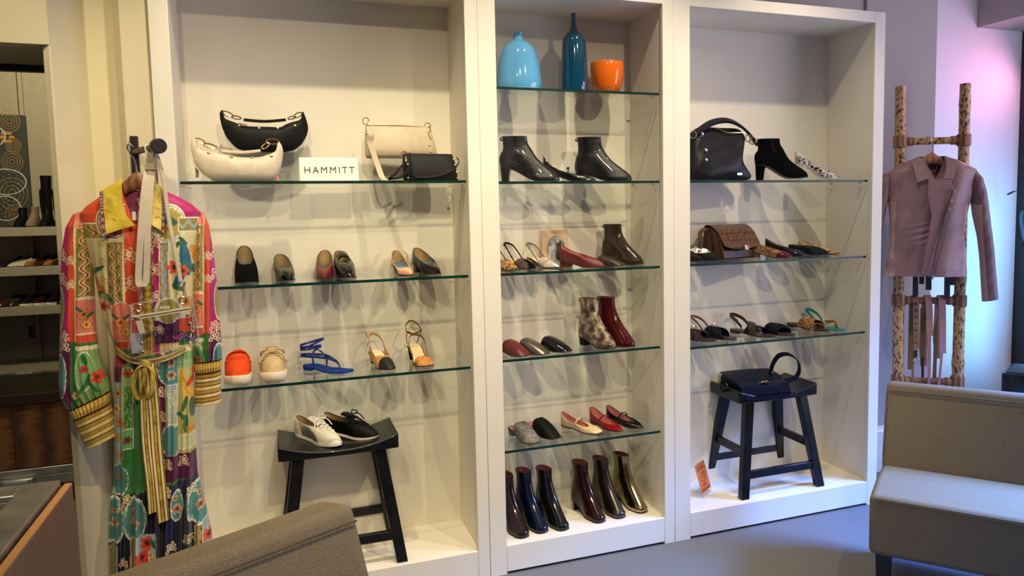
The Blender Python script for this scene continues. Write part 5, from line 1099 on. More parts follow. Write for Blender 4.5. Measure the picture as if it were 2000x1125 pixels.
def cuff_paint(t, u):
    c = np.empty(t.shape+(3,)); c[:] = lin((190, 156, 62)); k = (t*4.0) % 1
    c[(k > .5)] = lin((226, 208, 140)); n = np.sin(u*1.1)+np.sin(u*2.3+1.3); c[(k < .5) & (n > .7)] = lin((160, 116, 44)); c[(np.abs(k-.5) < .05) | (k < .05) | (k > .95)] = lin(MAROON_RGB); return c
for left in (True, False):
    if left:
        rows = [(143, 416, 172, 405, .018), (129, 440, 177, 434, .032), (122, 480, 179, 478, .040), (119, 530, 181, 528, .042), (117, 590, 183, 588, .042), (115, 650, 185, 646, .042), (113, 700, 192, 692, .044), (112, 740, 203, 726, .046), (117, 768, 209, 746, .042), (130, 789, 210, 757, .034)]
        cr = [(129, 790, 211, 758, .036), (136, 800, 211, 772, .040), (139, 811, 210, 784, .035)]; cb = [(138, 811, 211, 784, .036), (163, 869, 226, 844, .036)]
    else:
        rows = [(378, 404, 402, 420, .018), (379, 440, 411, 440, .032), (380, 480, 418, 478, .040), (379, 530, 425, 528, .042), (377, 590, 431, 588, .042), (375, 650, 435, 646, .042), (375, 690, 438, 688, .044), (376, 714, 438, 712, .036)]
        cr = [(376, 715, 438, 713, .038), (378, 728, 438, 726, .042), (382, 740, 437, 737, .035)]; cb = [(381, 740, 437, 737, .036), (380, 804, 437, 800, .036)]
    X, Y, Z, U, V, S, fr = cloth_tube(rows, 1.3, 84, 30, -.135, fold_s); sl = grid_obj('sleeve', X, Y, Z, sleeve_paint(U, V, left).c, PRINT, dress)
    X, Y, Z, U, V, S, fr = cloth_tube(cr, 1.2, 84, 30, -.135, lambda U, V, S: .003*np.sin(S*34)); c = np.empty(X.shape+(3,)); c[:] = lin((186, 150, 58)); c[np.sin(S*34+1) > .4] = lin((214, 184, 92)); n = len(c); c[:2] = lin(MAROON_RGB); c[-3:] = lin(MAROON_RGB)
    grid_obj('gathered_band', X, Y, Z, c, print_mat('ruched_gold', .35), sl)
    X, Y, Z, U, V, S, fr = cloth_tube(cb, 1.0, 84, 30, -.135, lambda U, V, S: .001*np.sin(S*7)); t_ = np.broadcast_to(np.linspace(0, 1, X.shape[0])[:, None], X.shape)
    grid_obj('cuff', X, Y, Z, cuff_paint(t_, U), print_mat('striped_cuff', .35), sl)
def D(u, v, y=-.15): x, z_ = dm(u, v); return Vector((x, y, z_))
def collar(pts, bulge):
    c = sum((D(u, v) for u, v in pts), Vector())/len(pts); m = MB(); fr_ = [D(u, v, -.226-b) for (u, v), b in zip(pts, bulge)]; bk_ = [p+Vector((0, .004, 0)) for p in fr_]; m.loft([fr_, bk_]); return m.build('collar', COLLAR, dress, smooth=30, bevel=.0015)
collar([(239, 348), (222, 360), (203, 373), (208, 410), (214, 455), (242, 446), (272, 438), (256, 420), (247, 395), (242, 368)], [-.06, -.05, -.035, -.01, .003, .006, .008, .004, -.01, -.04])
collar([(294, 348), (310, 360), (326, 373), (327, 410), (326, 452), (306, 440), (290, 430), (296, 415), (299, 395), (301, 372)], [-.06, -.05, -.035, -.01, .003, .006, .006, .002, -.01, -.04])
MB().ribbon([D(204, 374, -.192), D(209, 412, -.219), D(215, 455, -.232)], (.0045, 0, 0), .003).build('beaded_edge', BEAD, dress); MB().ribbon([D(325, 374, -.192), D(326, 412, -.219), D(325, 452, -.232)], (.0045, 0, 0), .003).build('beaded_edge', BEAD, dress)
for cu, cv in ((224, 392), (228, 430), (316, 385), (314, 428)):
    for a in range(5): MB().torus(D(cu, cv, -.2225)+Vector((.006*cos(a*1.257), 0, .006*sin(a*1.257))), .0042, .0006, (0, 1, 0), 10, 5).build('embroidery', M('bronze_embroidery', srgb(140, 98, 40), .5), dress)
# label, belt, tie
MB().box(D(251, 383, -.128), D(280, 371, -.126)).build('neck_label', M('label_white', srgb(226, 218, 214), .6), dress); text('label_lettering', 'Tolani', .0155, INK, dress, D(267, 377.5, -.1295), (radians(90), 0, 0))
MB().box(D(264, 392, -.128), D(271, 383, -.126)).build('size_label', M('size_label_grey', srgb(176, 170, 168), .6), dress)
MB().tube([D(268, 392, -.13), D(272, 405, -.15), D(269, 430, -.19)], .0008, 5).build('tag_string', M('string_white', srgb(230, 226, 220), .6), dress)
MB().box(D(266, 428, -.222), D(272, 412, -.219)).build('price_tag', M('tag_white', srgb(226, 222, 214), .6), dress)
def band(pts, w_, name, n=6):
    c = curve(pts, n); MB().ribbon(c, (w_, 0, w_*.25) if not isinstance(w_, Vector) else w_, .003).build(name, SATIN, dress, smooth=60); W_ = w_ if isinstance(w_, Vector) else Vector((w_, 0, w_*.25))
    for q, mt, k in ((-.86, MAROON, .07), (-.30, MAROON, .05), (.30, MAROON, .05), (.86, MAROON, .07), (-.58, CRT, .2), (.58, CRT, .2)): MB().ribbon([p+W_*q+Vector((0, -.0018, 0)) for p in c], W_*k, .0012).build('tie_stripe', mt, dress)
band([D(226, 676, -.17), D(240, 682, -.205), D(262, 692, -.222), D(292, 698, -.226), D(330, 694, -.215), D(366, 682, -.19)], Vector((0, 0, .011)), 'belt')
band([D(284, 702, -.235), D(287, 760, -.232), D(292, 850, -.245), D(302, 930, -.26), D(306, 985, -.265)], .0135, 'tie_end'); band([D(298, 702, -.238), D(306, 780, -.238), D(313, 870, -.25), D(322, 950, -.266), D(327, 1004, -.27)], .0165, 'tie_end')
for pts in ([(290, 700), (274, 712), (270, 745), (280, 768), (288, 742), (291, 706)], [(293, 700), (306, 716), (304, 750), (296, 765), (291, 735), (291, 706)]):
    MB().ribbon(curve([D(u, v, -.236-.012*(i % 3)) for i, (u, v) in enumerate(pts)], 6), (.004, .008, 0), .003).build('bow_loop', SATIN, dress, smooth=60)
MB().ball(D(291, 701, -.238), .013, n=8, sq=(1.2, .7, .9)).build('knot', SATIN, dress)
# hanger of the dress, on a wall hook
WOODH = ramp_mat('walnut_hanger_wood', 'wave', [(0, srgb(104, 66, 38)), (1, srgb(146, 98, 58))], .4, scale=14, interp='LINEAR', stretch=(1, 1, 8))
CHROME = metal('chrome', (.75, .75, .76), .15)
def hanger(label, o, tx, ty, span, wood, slope, hk, group=None):
    t = thing('coat_hanger', label, 'hanger', o, 0, group); m = MB(); rows = []
    for i in range(25):
        s_ = i/24*2-1; x = s_*span; drop = slope*abs(x)*abs(s_)**.25; y = .030*s_*s_; h = lerp(.030, .010, abs(s_)**.7); d = lerp(.008, .014, abs(s_)); c = Vector((0, 0, -drop))+Vector(tx)*x+Vector(ty)*y*-1
        rows.append([tuple(c+Vector(ty)*d*cos(a)+Vector((0, 0, h*sin(a)))) for a in [2*pi*k/12 for k in range(12)]])
    m.loft(rows).build('bar', wood, t, smooth=60)
    MB().tube(curve(hk, 6), .0022, 8).build('hook', CHROME, t); return t
hanger('dark wooden coat hanger holding the print dress', D(267, 352, -.140), (1, 0, 0), (0, -1, 0), .150, WOODH, .95, [(0, 0, .025), (-.004, 0, .062), (-.015, -.002, .085), (-.021, -.01, .100), (-.015, -.012, .113), (-.004, -.012, .104)])
# wall hook: plate, angled arm, round end knob
HK = M('bronze_hook_metal', srgb(58, 48, 56), .4, metal=.6, vary=.1)
t = thing('wall_hook', 'dark bronze wall hook with a round end knob above the dress', 'hook', (.640, .022, 1.695))
MB().box((-.014, -.014, -.072), (.010, 0, .058)).build('plate', HK, t, bevel=.002)
A, B_ = Vector((0, -.012, .006)), Vector((.096, -.230, .008)); dr = (B_-A).normalized(); MB().tube([A, B_], .0105, 14).build('arm', HK, t)
MB().tube([B_-dr*.004, B_+dr*.016], .0235, 32).build('knob', HK, t, smooth=30, bevel=.002)

# ---------------------------------------------------------------- clear bag hanging on the hook in front of the dress
PVC = clear_mat('clear_vinyl', (.95, .955, .965), 1.0, .06); STRP = leather('stone_strap_leather', srgb(190, 176, 150), .6); BGOLD = metal('bronze_gold', (.62, .50, .32), .3)
def Bm(u, v, y=-.25): return Vector((.656+(u-265)*.00142-(v-590)*.00008, y, 1.225-(v-590)*.00156))
t = thing('clear_bag', 'see-through vinyl bag with a cream zip hanging before the dress', 'handbag', (0, 0, 0))
rows = []
for u0_, v0_, u1_, v1_, d in ((262, 592, 376, 583, .006), (258, 625, 381, 612, .020), (255, 660, 386, 642, .032), (253, 682, 390, 668, .034), (256, 696, 388, 676, .024), (264, 699, 380, 680, .006)):
    p, q = Bm(u0_, v0_, -.262), Bm(u1_, v1_, -.262); rows.append([tuple(p.lerp(q, (1+math.copysign(abs(cos(a))**.35, cos(a)))/2)+Vector((0, -d*math.copysign(abs(sin(a))**.6, sin(a)), 0))) for a in [2*pi*k/28 for k in range(28)]])
MB().loft(rows).build('body', PVC, t, smooth=50)
for a, b in (((262, 592), (376, 583)), ((264, 699), (380, 680)), ((262, 592), (253, 682)), ((376, 583), (390, 668))): MB().tube([Bm(*a, -.266), Bm(*b, -.266)], .0012, 6).build('seam', M('vinyl_seam', srgb(198, 190, 176), .3), t)
MB().ribbon([Bm(262, 618, -.284), Bm(320, 612, -.288), Bm(375, 606, -.284)], (0, 0, .0065), .002).build('zip_tape', M('cream_zip_tape', srgb(228, 216, 196), .6), t); MB().tube([Bm(262, 617.5, -.287), Bm(320, 611.5, -.291), Bm(375, 605.5, -.287)], .0016, 6).build('zip_teeth', BGOLD, t)
MB().box(Bm(266, 622, -.292), Bm(276, 616, -.286)).build('zip_slider', GOLD, t, bevel=.001)
m = MB(); m.loft([[Bm(269, 624, -.294), Bm(281, 623, -.294), Bm(288, 648, -.296), Bm(277, 650, -.296)], [Bm(269, 624, -.291), Bm(281, 623, -.291), Bm(288, 648, -.293), Bm(277, 650, -.293)]]).build('zip_pull', STRP, t, bevel=.001)
for u, v in ((281, 668), (283, 685), (370, 618), (374, 635), (379, 652)): MB().ball(Bm(u, v, -.297), .0052, n=6, sq=(1, .4, 1)).build('stud', BGOLD, t)
for u, v in ((275, 600), (359, 590)):
    MB().torus(Bm(u, v, -.272), .0105, .0032, (0, 1, 0), 22, 8).build('eyelet', BGOLD, t); MB().torus(Bm(u+3, v-10, -.274), .010, .0016, (1, .4, 0), 18, 6).build('ring', BGOLD, t); MB().tube(curve([Bm(u+2, v-17, -.274), Bm(u+1, v-27, -.270), Bm(u+3, v-36, -.268)], 5), .0032, 8).build('snap_hook', BGOLD, t)
MB().box(Bm(314, 605, -.272), Bm(333, 599, -.270)).build('name_plate', M('plate_clear_white', srgb(214, 206, 190), .4), t)
MB().box(Bm(258, 690, -.262), Bm(279, 650, -.260)).build('paper_tag', M('grey_paper_tag', srgb(170, 168, 176), .6), t)
for q, c in ((0, (206, 60, 140)), (1, (60, 80, 170)), (2, (240, 90, 130)), (3, (60, 100, 190))): MB().tube(curve([Bm(338+q*6+8*i, 662+5*sin(i*2+q)+q*2, -.262) for i in range(5)], 5), .0022, 6).build('cord', M('cord_%d%d' % (c[0], c[2]), srgb(*c), .4), t)
# strap: over the hook arm, doubled adjuster loop on the left, single strap on the right
arm = lambda f: Vector((.640, .022, 1.695))+A+(B_-A)*f
pa = arm(.60); pb = arm(.86)
MB().ribbon(curve([pa+Vector((0, .012, -.06)), pa+Vector((0, .012, 0)), pa+Vector((0, 0, .0128)), pa+Vector((0, -.013, .0)), Bm(287, 320, -.165), Bm(284, 338, -.19)], 6), (.0085, .003, 0), .0035).build('strap', STRP, t, smooth=60)
MB().ribbon(curve([Bm(284, 325, -.18), Bm(281, 360, -.225), Bm(277, 450, -.262), Bm(273, 535, -.272), Bm(276, 557, -.276), Bm(283, 556, -.268), Bm(287, 535, -.262), Bm(289, 440, -.252), Bm(291, 350, -.21), Bm(291, 325, -.18)], 8), (.0085, .004, 0), .0035).build('strap_loop', STRP, t, smooth=60)
MB().box(Bm(279, 330, -.200), Bm(297, 317, -.186)).build('strap_keeper', STRP, t, bevel=.001); MB().torus(Bm(297, 322, -.186), .008, .0014, (1, 0, 0), 14, 6).build('strap_buckle', BGOLD, t)
MB().ribbon(curve([pb+Vector((0, .012, -.05)), pb+Vector((0, .0125, 0)), pb+Vector((0, 0, .0128)), pb+Vector((0, -.013, 0)), Bm(313, 340, -.20), Bm(327, 420, -.235), Bm(344, 500, -.262), Bm(354, 552, -.268)], 7), [Vector((lerp(.0075, .004, min(1, i/30)), lerp(.003, .007, min(1, i/30)), 0)) for i in range(50)], .0035).build('strap', STRP, t, smooth=60)

# ---------------------------------------------------------------- bamboo ladder with belts, and the jacket
BAM = ramp_mat('speckled_bamboo', 'noise', [(.0, srgb(84, 46, 26)), (.42, srgb(96, 56, 30)), (.47, srgb(196, 152, 96)), (.7, srgb(208, 168, 112))], .4, scale=85, interp='LINEAR', stretch=(1, 1, .55)); BAMD = ramp_mat('brown_bamboo', 'noise', [(.35, srgb(92, 56, 30)), (.6, srgb(150, 104, 62))], .4, scale=24, interp='LINEAR'); RAT = ramp_mat('rattan_binding', 'wave', [(0, srgb(110, 72, 42)), (1, srgb(172, 122, 76))], .5, scale=60, interp='LINEAR', stretch=(.2, .2, 1))
LAD = (4.245, .155); AZ = radians(-30)
t = thing('bamboo_ladder', 'speckled bamboo ladder leaning in the corner behind the loveseat', 'ladder', (*LAD, 0), AZ)
lean = lambda z_: .035-.05*(z_/2.1)
for sx, xx in ((-1, -.142), (1, .170)):
    m = MB(); pth = []; rad = []
    for i in range(43):
        z_ = 2.085*i/42; r_ = .0285-.003*i/42; node = (z_-(.42 if sx > 0 else .30)) % .45; r_ += .004*math.exp(-((node-.225)/.012)**2); pth.append((xx+.012*(1-z_/2.1)*(-sx)-.008*sx*0, -lean(z_)*-1*-1, z_)); rad.append(r_)
    m.tube(pth, rad, 18).build('pole', BAM, t, smooth=70)
for z_ in (1.800, .972, .545, .13):
    y = -lean(z_); MB().tube([(-.150, y, z_), (.175, y, z_)], .0185, 14).build('rung', BAM if z_ > 1.5 else BAMD, t, smooth=60)
    for xx in (-.142, .170):
        x_ = xx+.012*(1-z_/2.1)*(1 if xx < 0 else -1); MB().lathe([(.0305, -.030), (.034, -.028), (.034, .028), (.0305, .030)], (x_, y, z_), 20, cap=(False, False)).build('binding', RAT, t)
        s_ = 1 if xx < 0 else -1; MB().tube([(x_+s_*.030, y, z_), (x_+s_*.062, y, z_)], .0225, 14).build('binding', RAT, t)
def lp(x, z_, d): return Vector((x, -lean(z_)-d, z_))
R3 = Matrix.Translation((*LAD, 0)) @ Matrix.Rotation(AZ, 4, 'Z')
def belt_thing(label, x, mt, wd, zt, front, back, extra=None):
    t = thing('leather_belt', label, 'belt', (*LAD, 0), AZ, 'belts hanging on the bamboo ladder')
    m = MB(); pth = curve([lp(x-.004, back, -.030), lp(x-.003, zt-.04, -.026), lp(x, zt+.020, -.006), lp(x, zt+.020, .010), lp(x+.002, zt-.04, .026), lp(x+.006, front, .030)], 8)
    m.ribbon(pth, (wd, .002, 0), .004).build('strap', mt, t, smooth=60)
    return t
TANB = leather('tan_belt_leather', srgb(140, 104, 70), .5); PNK = leather('rose_belt_leather', srgb(168, 122, 108), .5); PNK2 = leather('rose_suede_belt', srgb(172, 128, 120), .6); OLB = leather('olive_belt_leather', srgb(124, 98, 66), .5)
t = belt_thing('tan belt with round dark studs, leftmost on the ladder', -.058, TANB, .015, .972, .72, .60)
for q in range(8): MB().ball(lp(-.057, .992-q*.034, .0285 if q else .014), .0085, n=6, sq=(1, .6, 1)).build('stud', metal('dark_bronze', (.10, .085, .08), .35), t)
MB().box(lp(-.062, .715, .028), lp(-.046, .672, .024)).build('buckle_strap', BRL, t); MB().torus(lp(-.054, .66, .03), .014, .003, (0, 1, 0), 16, 6, sq=.9).build('buckle', SILV, t); MB().ribbon([lp(-.066, .70, .02), lp(-.066, .58, .02), lp(-.063, .47, .02)], (.006, 0, 0), .003).build('belt_end', TANB, t)
t = belt_thing('rose leather belt with wide shaped front, middle of three', .006, PNK, .017, .972, .79, .62); MB().ribbon([lp(.012, .80, .030), lp(.013, .60, .030), lp(.010, .36, .028)], (.007, 0, 0), .003).build('belt_end', PNK, t); MB().ribbon([lp(-.006, .93, -.026), lp(-.008, .70, -.024), lp(-.006, .66, -.02)], (.013, 0, 0), .003).build('lining_side', OLB, t); MB().ribbon([lp(-.006, .67, -.02), lp(-.004, .50, -.02), lp(-.006, .40, -.02)], (.006, 0, 0), .003).build('belt_end', M('dark_lettered_strap', srgb(38, 34, 36), .5), t)
t = belt_thing('rose suede belt with a tapered front, nearest the right pole', .070, PNK2, .017, .972, .70, .66); MB().ribbon([lp(.074, .72, .030), lp(.064, .58, .030), lp(.050, .38, .028)], (.006, 0, 0), .003).build('belt_end', PNK2, t); MB().ribbon([lp(.060, .95, -.028), lp(.054, .76, -.026), lp(.058, .72, -.026), lp(.052, .42, -.022)], (.009, 0, 0), .003).build('lining_side', OLB, t)
MB().box(lp(.060, .56, -.03), lp(.086, .41, -.032)).build('paper_tag', M('pale_patterned_tag', srgb(206, 196, 206), .6, vary=.3, vscale=140), t)
for x, w_, zb in ((-.060, .013, 1.00), (-.030, .012, 1.06), (.004, .014, 1.03), (.094, .014, .985), (.120, .012, 1.055)):
    tt = thing('hanging_belt_end', 'black strap ends hanging below the jacket hem', 'belt', (*LAD, 0), AZ, 'black straps under the jacket'); MB().ribbon([lp(x, 1.30, .022), lp(x, 1.1, .022), lp(x, zb, .024)], (w_, 0, 0), .004).build('strap', M('black_webbing', (.012, .012, .014), .6, bump=.5, bscale=300), tt)
# jacket
def jm(u, v): return (u-1822)*.00245, 1.732-(v-300)*.00262
JK = thing('biker_jacket', 'dusty mauve leather biker jacket hanging on the bamboo ladder', 'jacket', (4.200, .077, 0), AZ)
JC = print_mat('mauve_lambskin', .42, .1)
def jtube(rows, step, nf, nb, fold, paint, name, parent, y0=0, keep=None):
    R = rowtab(rows, step); s = np.concatenate([np.linspace(-1, 1, nf), np.linspace(1, -1, nb+2)[1:-1]]); fr = np.concatenate([np.ones(nf, bool), np.zeros(nb, bool)]); S, _ = np.meshgrid(s, R[:, 0]); uL, vL, uR, vR, dp = [R[:, q][:, None] for q in range(5)]
    U = uL+(uR-uL)*(S+1)/2; V = vL+(vR-vL)*(S+1)/2; env = np.clip(1-np.abs(S)**2.4, 0, 1)**.55; Y = np.where(fr[None, :], -dp*env, dp*.35*env)+y0+fold(U, V, S)*np.where(fr[None, :], 1, 0)*np.clip(env*2, 0, 1)
    X, Z = jm(U, V); k = X.shape[1]; kp = None
    if keep is not None:
        mk = keep(U, V) & np.broadcast_to(fr[None, :], U.shape); kp = lambda i, j: ~(mk[i, j] & mk[i+1, (j+1) % k])
    return grid_obj(name, X, Y, Z, paint(U, V), JC, parent, True, kp)
MV = (150, 117, 114); MVD = (124, 94, 95); SAT = (182, 148, 136)
def jpaint(U, V):
    P = Paint(U, V, MV); P.put((U < 1744) & (V > 392), SAT); P.put((U > 1878) & (V > 400), SAT)
    n = np.sin(U*.09+V*.03)+np.sin(U*.05-V*.06+2)+.6*np.sin(U*.21+V*.11); P.put((n > 1.5), (160, 126, 121)); P.put(n < -1.6, (138, 106, 105)); return P.c
def jfold(U, V, S):
    f = .004*np.sin(U*.11+V*.02)+.004*np.exp(-((U-1800)/34)**2-((V-455)/22)**2)*np.sin(V*.5+U*.13); sd = np.clip(np.abs(S)-.72, 0, 1)/.28; return f+sd*.006*np.sin(V*.16+U*.05)+.003*np.sin(V*.05)*np.cos(U*.06)
jr = [(1790, 306, 1842, 306, .030), (1770, 314, 1866, 314, .045), (1745, 326, 1888, 324, .058), (1730, 336, 1903, 333, .062), (1732, 360, 1899, 360, .075), (1734, 395, 1893, 395, .085), (1736, 420, 1886, 420, .085), (1738, 460, 1882, 460, .078), (1736, 490, 1886, 490, .076), (1730, 520, 1890, 524, .080), (1724, 536, 1890, 538, .080)]
jtube(jr, 1.3, 150, 50, jfold, jpaint, 'body', JK, 0, lambda U, V: (np.abs(U-1816)-(352-V)*.55 < 0) & (V < 352))
# lining seen inside the collar, sleeves
spaint = lambda U, V: (lambda P: (P.put((U < 1908+(V-400)*.12) & (V > 400), SAT), P.c)[1])(Paint(U, V, MVD))
sr = [(1890, 330, 1906, 338, .025), (1890, 352, 1916, 350, .045), (1892, 380, 1924, 378, .052), (1898, 420, 1931, 418, .052), (1908, 460, 1937, 458, .048), (1914, 500, 1943, 498, .044), (1918, 545, 1948, 540, .040), (1922, 588, 1953, 582, .036)]
jtube(sr, 1.3, 60, 24, lambda U, V, S: .0016*np.sin(V*.05+U*.11)+.0010*np.sin(V*.17+U*.3), spaint, 'sleeve', JK, .01)
sl2 = [(1738, 336, 1724, 338, .02), (1738, 352, 1712, 352, .045), (1736, 380, 1704, 382, .050), (1728, 420, 1698, 424, .050), (1722, 460, 1694, 462, .046), (1716, 500, 1690, 503, .042), (1710, 545, 1686, 548, .038), (1706, 582, 1684, 588, .034)]
jtube(sl2, 1.4, 60, 24, lambda U, V, S: .003*np.sin(V*.14+U*.08), lambda U, V: Paint(U, V, MVD).c, 'sleeve', JK, .01)
MVL = leather('mauve_leather', srgb(148, 113, 112), .42)
def J(u, v, y): x, z_ = jm(u, v); return Vector((x, y, z_))
def jpanel(pts, name, mt, th=.004):
    f = [J(u, v, y) for u, v, y in pts]; MB().loft([f, [p+Vector((0, th, 0)) for p in f]]).build(name, mt, JK, smooth=30, bevel=.0015)
jpanel([(1788, 306, -.035), (1772, 318, -.055), (1775, 340, -.085), (1778, 357, -.092), (1792, 352, -.096), (1804, 348, -.096), (1798, 330, -.080), (1792, 314, -.050)], 'collar', MVL)
jpanel([(1838, 306, -.035), (1857, 318, -.055), (1852, 338, -.085), (1847, 352, -.094), (1836, 350, -.096), (1828, 350, -.096), (1834, 330, -.08), (1838, 314, -.05)], 'collar', MVL)
jpanel([(1800, 349, -.094), (1820, 353, -.100), (1842, 352, -.098), (1845, 372, -.096), (1832, 420, -.104), (1818, 470, -.098), (1808, 533, -.092), (1790, 532, -.090), (1800, 470, -.102), (1806, 420, -.106), (1798, 380, -.100)], 'front_overlap', MVL)
ZP = metal('zip_metal', (.45, .44, .46), .35)
zl = [J(u, v, -.108) for u, v in ((1845, 372), (1839, 395), (1832, 420), (1825, 450), (1818, 480), (1813, 505), (1808, 534))]
MB().ribbon(zl, (.005, 0, .001), .003).build('zip_tape', M('grey_mauve_tape', srgb(96, 80, 88), .7), JK); MB().tube([p+Vector((0, -.003, 0)) for p in zl], .0022, 6).build('zip_teeth', ZP, JK)
for u, v in ((1845, 374), (1809, 535)): MB().box(J(u-2, v+5, -.118), J(u+2, v-3, -.112)).build('zip_pull', ZP, JK, bevel=.001)
for u, v in ((1841, 392), (1838, 408)): MB().box(J(u-1.5, v+3, -.114), J(u+2, v-3, -.110)).build('snap', metal('pale_gold_snap', (.8, .68, .4), .3), JK, bevel=.001)
MB().tube([J(1857, 356, -.092), J(1850, 368, -.102), J(1846, 374, -.106)], .002, 6).build('open_zip', M('zip_dark', (.02, .018, .02), .5), JK)
MB().ribbon([J(1810, 334, -.0), J(1810, 345, -.02), J(1809, 352, -.04)], (.006, 0, 0), .002).build('neck_label', M('black_label', (.01, .01, .012), .6), JK); text('label_lettering', 'TOBI', .011, M('label_white', srgb(226, 218, 214), .6), JK, J(1810, 341, -.017), (radians(60), radians(90), 0), sx=.9)
MB().ribbon(curve([J(1800, 326, .0), J(1804, 333, -.012), J(1815, 335, -.016), J(1824, 333, -.012), J(1826, 326, .0)], 5), (0, 0, .006), .003).build('hanging_loop', MVL, JK)
LWD = ramp_mat('light_hanger_wood', 'wave', [(0, srgb(150, 100, 66)), (1, srgb(190, 138, 98))], .4, scale=14, interp='LINEAR', stretch=(1, 1, 8))
ca, sa = cos(AZ), sin(AZ); hp = Matrix.Translation((4.200, .077, 0)) @ Matrix.Rotation(AZ, 4, 'Z') @ J(1815, 309, -.012)
hanger('light wooden coat hanger holding the mauve jacket', hp, (ca, sa, 0), (sa, -ca, 0), .150, LWD, .68, [(0, 0, .026), (0, 0, .060), (-.004, .000, .085), (.004, .018, .104), (.014, .042, .112), (.022, .058, .092)])
# ---------------------------------------------------------------- upholstered slipper chairs
UPH = ramp_mat('taupe_wool_upholstery', 'noise', [(.3, srgb(112, 100, 82)), (.5, srgb(136, 123, 102)), (.7, srgb(156, 143, 120))], .92, scale=420, interp='LINEAR', bump=.35, spec=.15)
PIPE = M('taupe_seam', srgb(104, 92, 74), .9, spec=.1); ESP = M('espresso_leg_wood', (.012, .010, .010), .4)
def slipper(name, label, cat, loc, rz, w_, seatd, seath, backh, tilt, base=.19, th=.13):
    """local: left end at x=0, front at y=0 (facing -y), back at +y; seat front edge height seath"""
    t = thing(name, label, cat, loc, rz)
    def cushion(pts, nm, x0=0, x1=w_, bev=.018):
        MB().prism(pts, x1-x0, axis='x', at=x0).build(nm, UPH, t, smooth=40, bevel=bev, segs=4)
    cushion([(0, base), (seatd+th*.6, base), (seatd+th*.6, seath-.012), (seatd*.5, seath+.006), (0.0, seath-.006)], 'seat', bev=.022)
    y0 = seatd; dy = tilt*(backh-seath)
    cushion([(y0, seath-.10), (y0+th+dy*.3, base+.02), (y0+th+dy, backh-.02), (y0+dy+.01, backh), (y0+.002, seath+.01)], 'backrest', bev=.02)
    c = lambda pts: MB().tube(pts, .0026, 6)
    c([(.014, -.003, seath-.012), (w_-.014, -.003, seath-.012)]).build('seam', PIPE, t)
    c([(.012, y0+dy*.93-.004, backh-.030), (w_-.012, y0+dy*.93-.004, backh-.030)]).build('seam', PIPE, t)
    c([(.004, y0+dy*.93, backh-.034), (.004, y0, seath+.03)]).build('seam', PIPE, t)
    for x in (.05, w_-.05):
        for y in (.05, y0+.09): MB().post((x, y, 0), (x, y, base+.003), .040, .040, .055, .055).build('leg', ESP, t, bevel=.002)
    return t
# loveseat on the right: front-left corner of the seat at (3.075,-.716), running right and towards the camera
slipper('loveseat', 'taupe upholstered armless loveseat before the bamboo ladder', 'sofa', (3.075, -.716, 0), math.atan2(-.77, .64), 1.25, .375, .42, .735, .36)
# armchair in the foreground: only its back shows
slipper('slipper_chair', 'taupe upholstered chair with its back at the lower edge of the photo', 'chair', (1.045, -2.01, 0), math.atan2(.485, .874), .55, .50, .45, .852, .36)

# ---------------------------------------------------------------- glass showcases
WAL = ramp_mat('walnut_veneer', 'wave', [(0, srgb(66, 42, 26)), (.5, srgb(92, 60, 38)), (1, srgb(112, 76, 48))], .4, scale=5, interp='LINEAR', stretch=(6, 6, .5), coat=.2); WALX = ramp_mat('walnut_veneer_flat', 'wave', [(0, srgb(70, 44, 26)), (.5, srgb(96, 62, 38)), (1, srgb(116, 78, 48))], .4, scale=5, interp='LINEAR', stretch=(.5, 6, 8), coat=.2)
RED = ramp_mat('red_brown_veneer', 'wave', [(0, srgb(106, 74, 56)), (1, srgb(136, 98, 76))], .45, scale=6, interp='LINEAR', stretch=(6, 5, .4)); OAK = ramp_mat('oak_edge', 'wave', [(0, srgb(176, 122, 66)), (1, srgb(206, 154, 96))], .4, scale=10, interp='LINEAR', stretch=(8, .6, 8))
STEEL = M('brushed_steel', (.52, .52, .49), .42, metal=1, vary=.2, vscale=8); CG = clear_mat('case_glass', (.86, .90, .86))
t = thing('display_counter', 'walnut display counter with a steel-framed glass top, lower left corner', 'counter', (.612, -.895, 0))
MB().box((-1.3, -1.6, .06), (-.02, -.02, .55)).build('cabinet', WAL, t)
MB().box((-.020, -1.6, 0), (0, 0, .885)).build('end_panel', RED, t, bevel=.001); MB().box((-.0145, -1.6, .885), (.0, 0, .889)).build('edge_strip', OAK, t)
MB().box((-1.3, -.02, 0), (-.021, 0, .86)).build('front_panel', WAL, t)
fr = MB(); fr.box((-.090, -1.6, .880), (-.022, -.004, .900)); fr.box((-1.3, -.075, .880), (-.0905, -.004, .900)); fr.build('top_frame', STEEL, t, bevel=.002)
MB().box((-1.3, -1.6, .884), (-.090, -.075, .892)).build('glass_top', CG, t, smooth=0)
MB().box((-1.29, -.080, .60), (-.095, -.030, .640)).build('inner_rail', STEEL, t); MB().box((-1.29, -1.59, .55), (-.03, -.09, .556)).build('display_floor', M('display_felt', srgb(86, 92, 76), .9), t)
tg = tag(MB().box((-.10, -.085, 0), (.05, .0, .0015)).build('price_card', M('yellow_card', srgb(214, 180, 40), .6)), 'yellow card lying inside the display counter', 'card'); tg.location = (.40, -1.18, .5565)

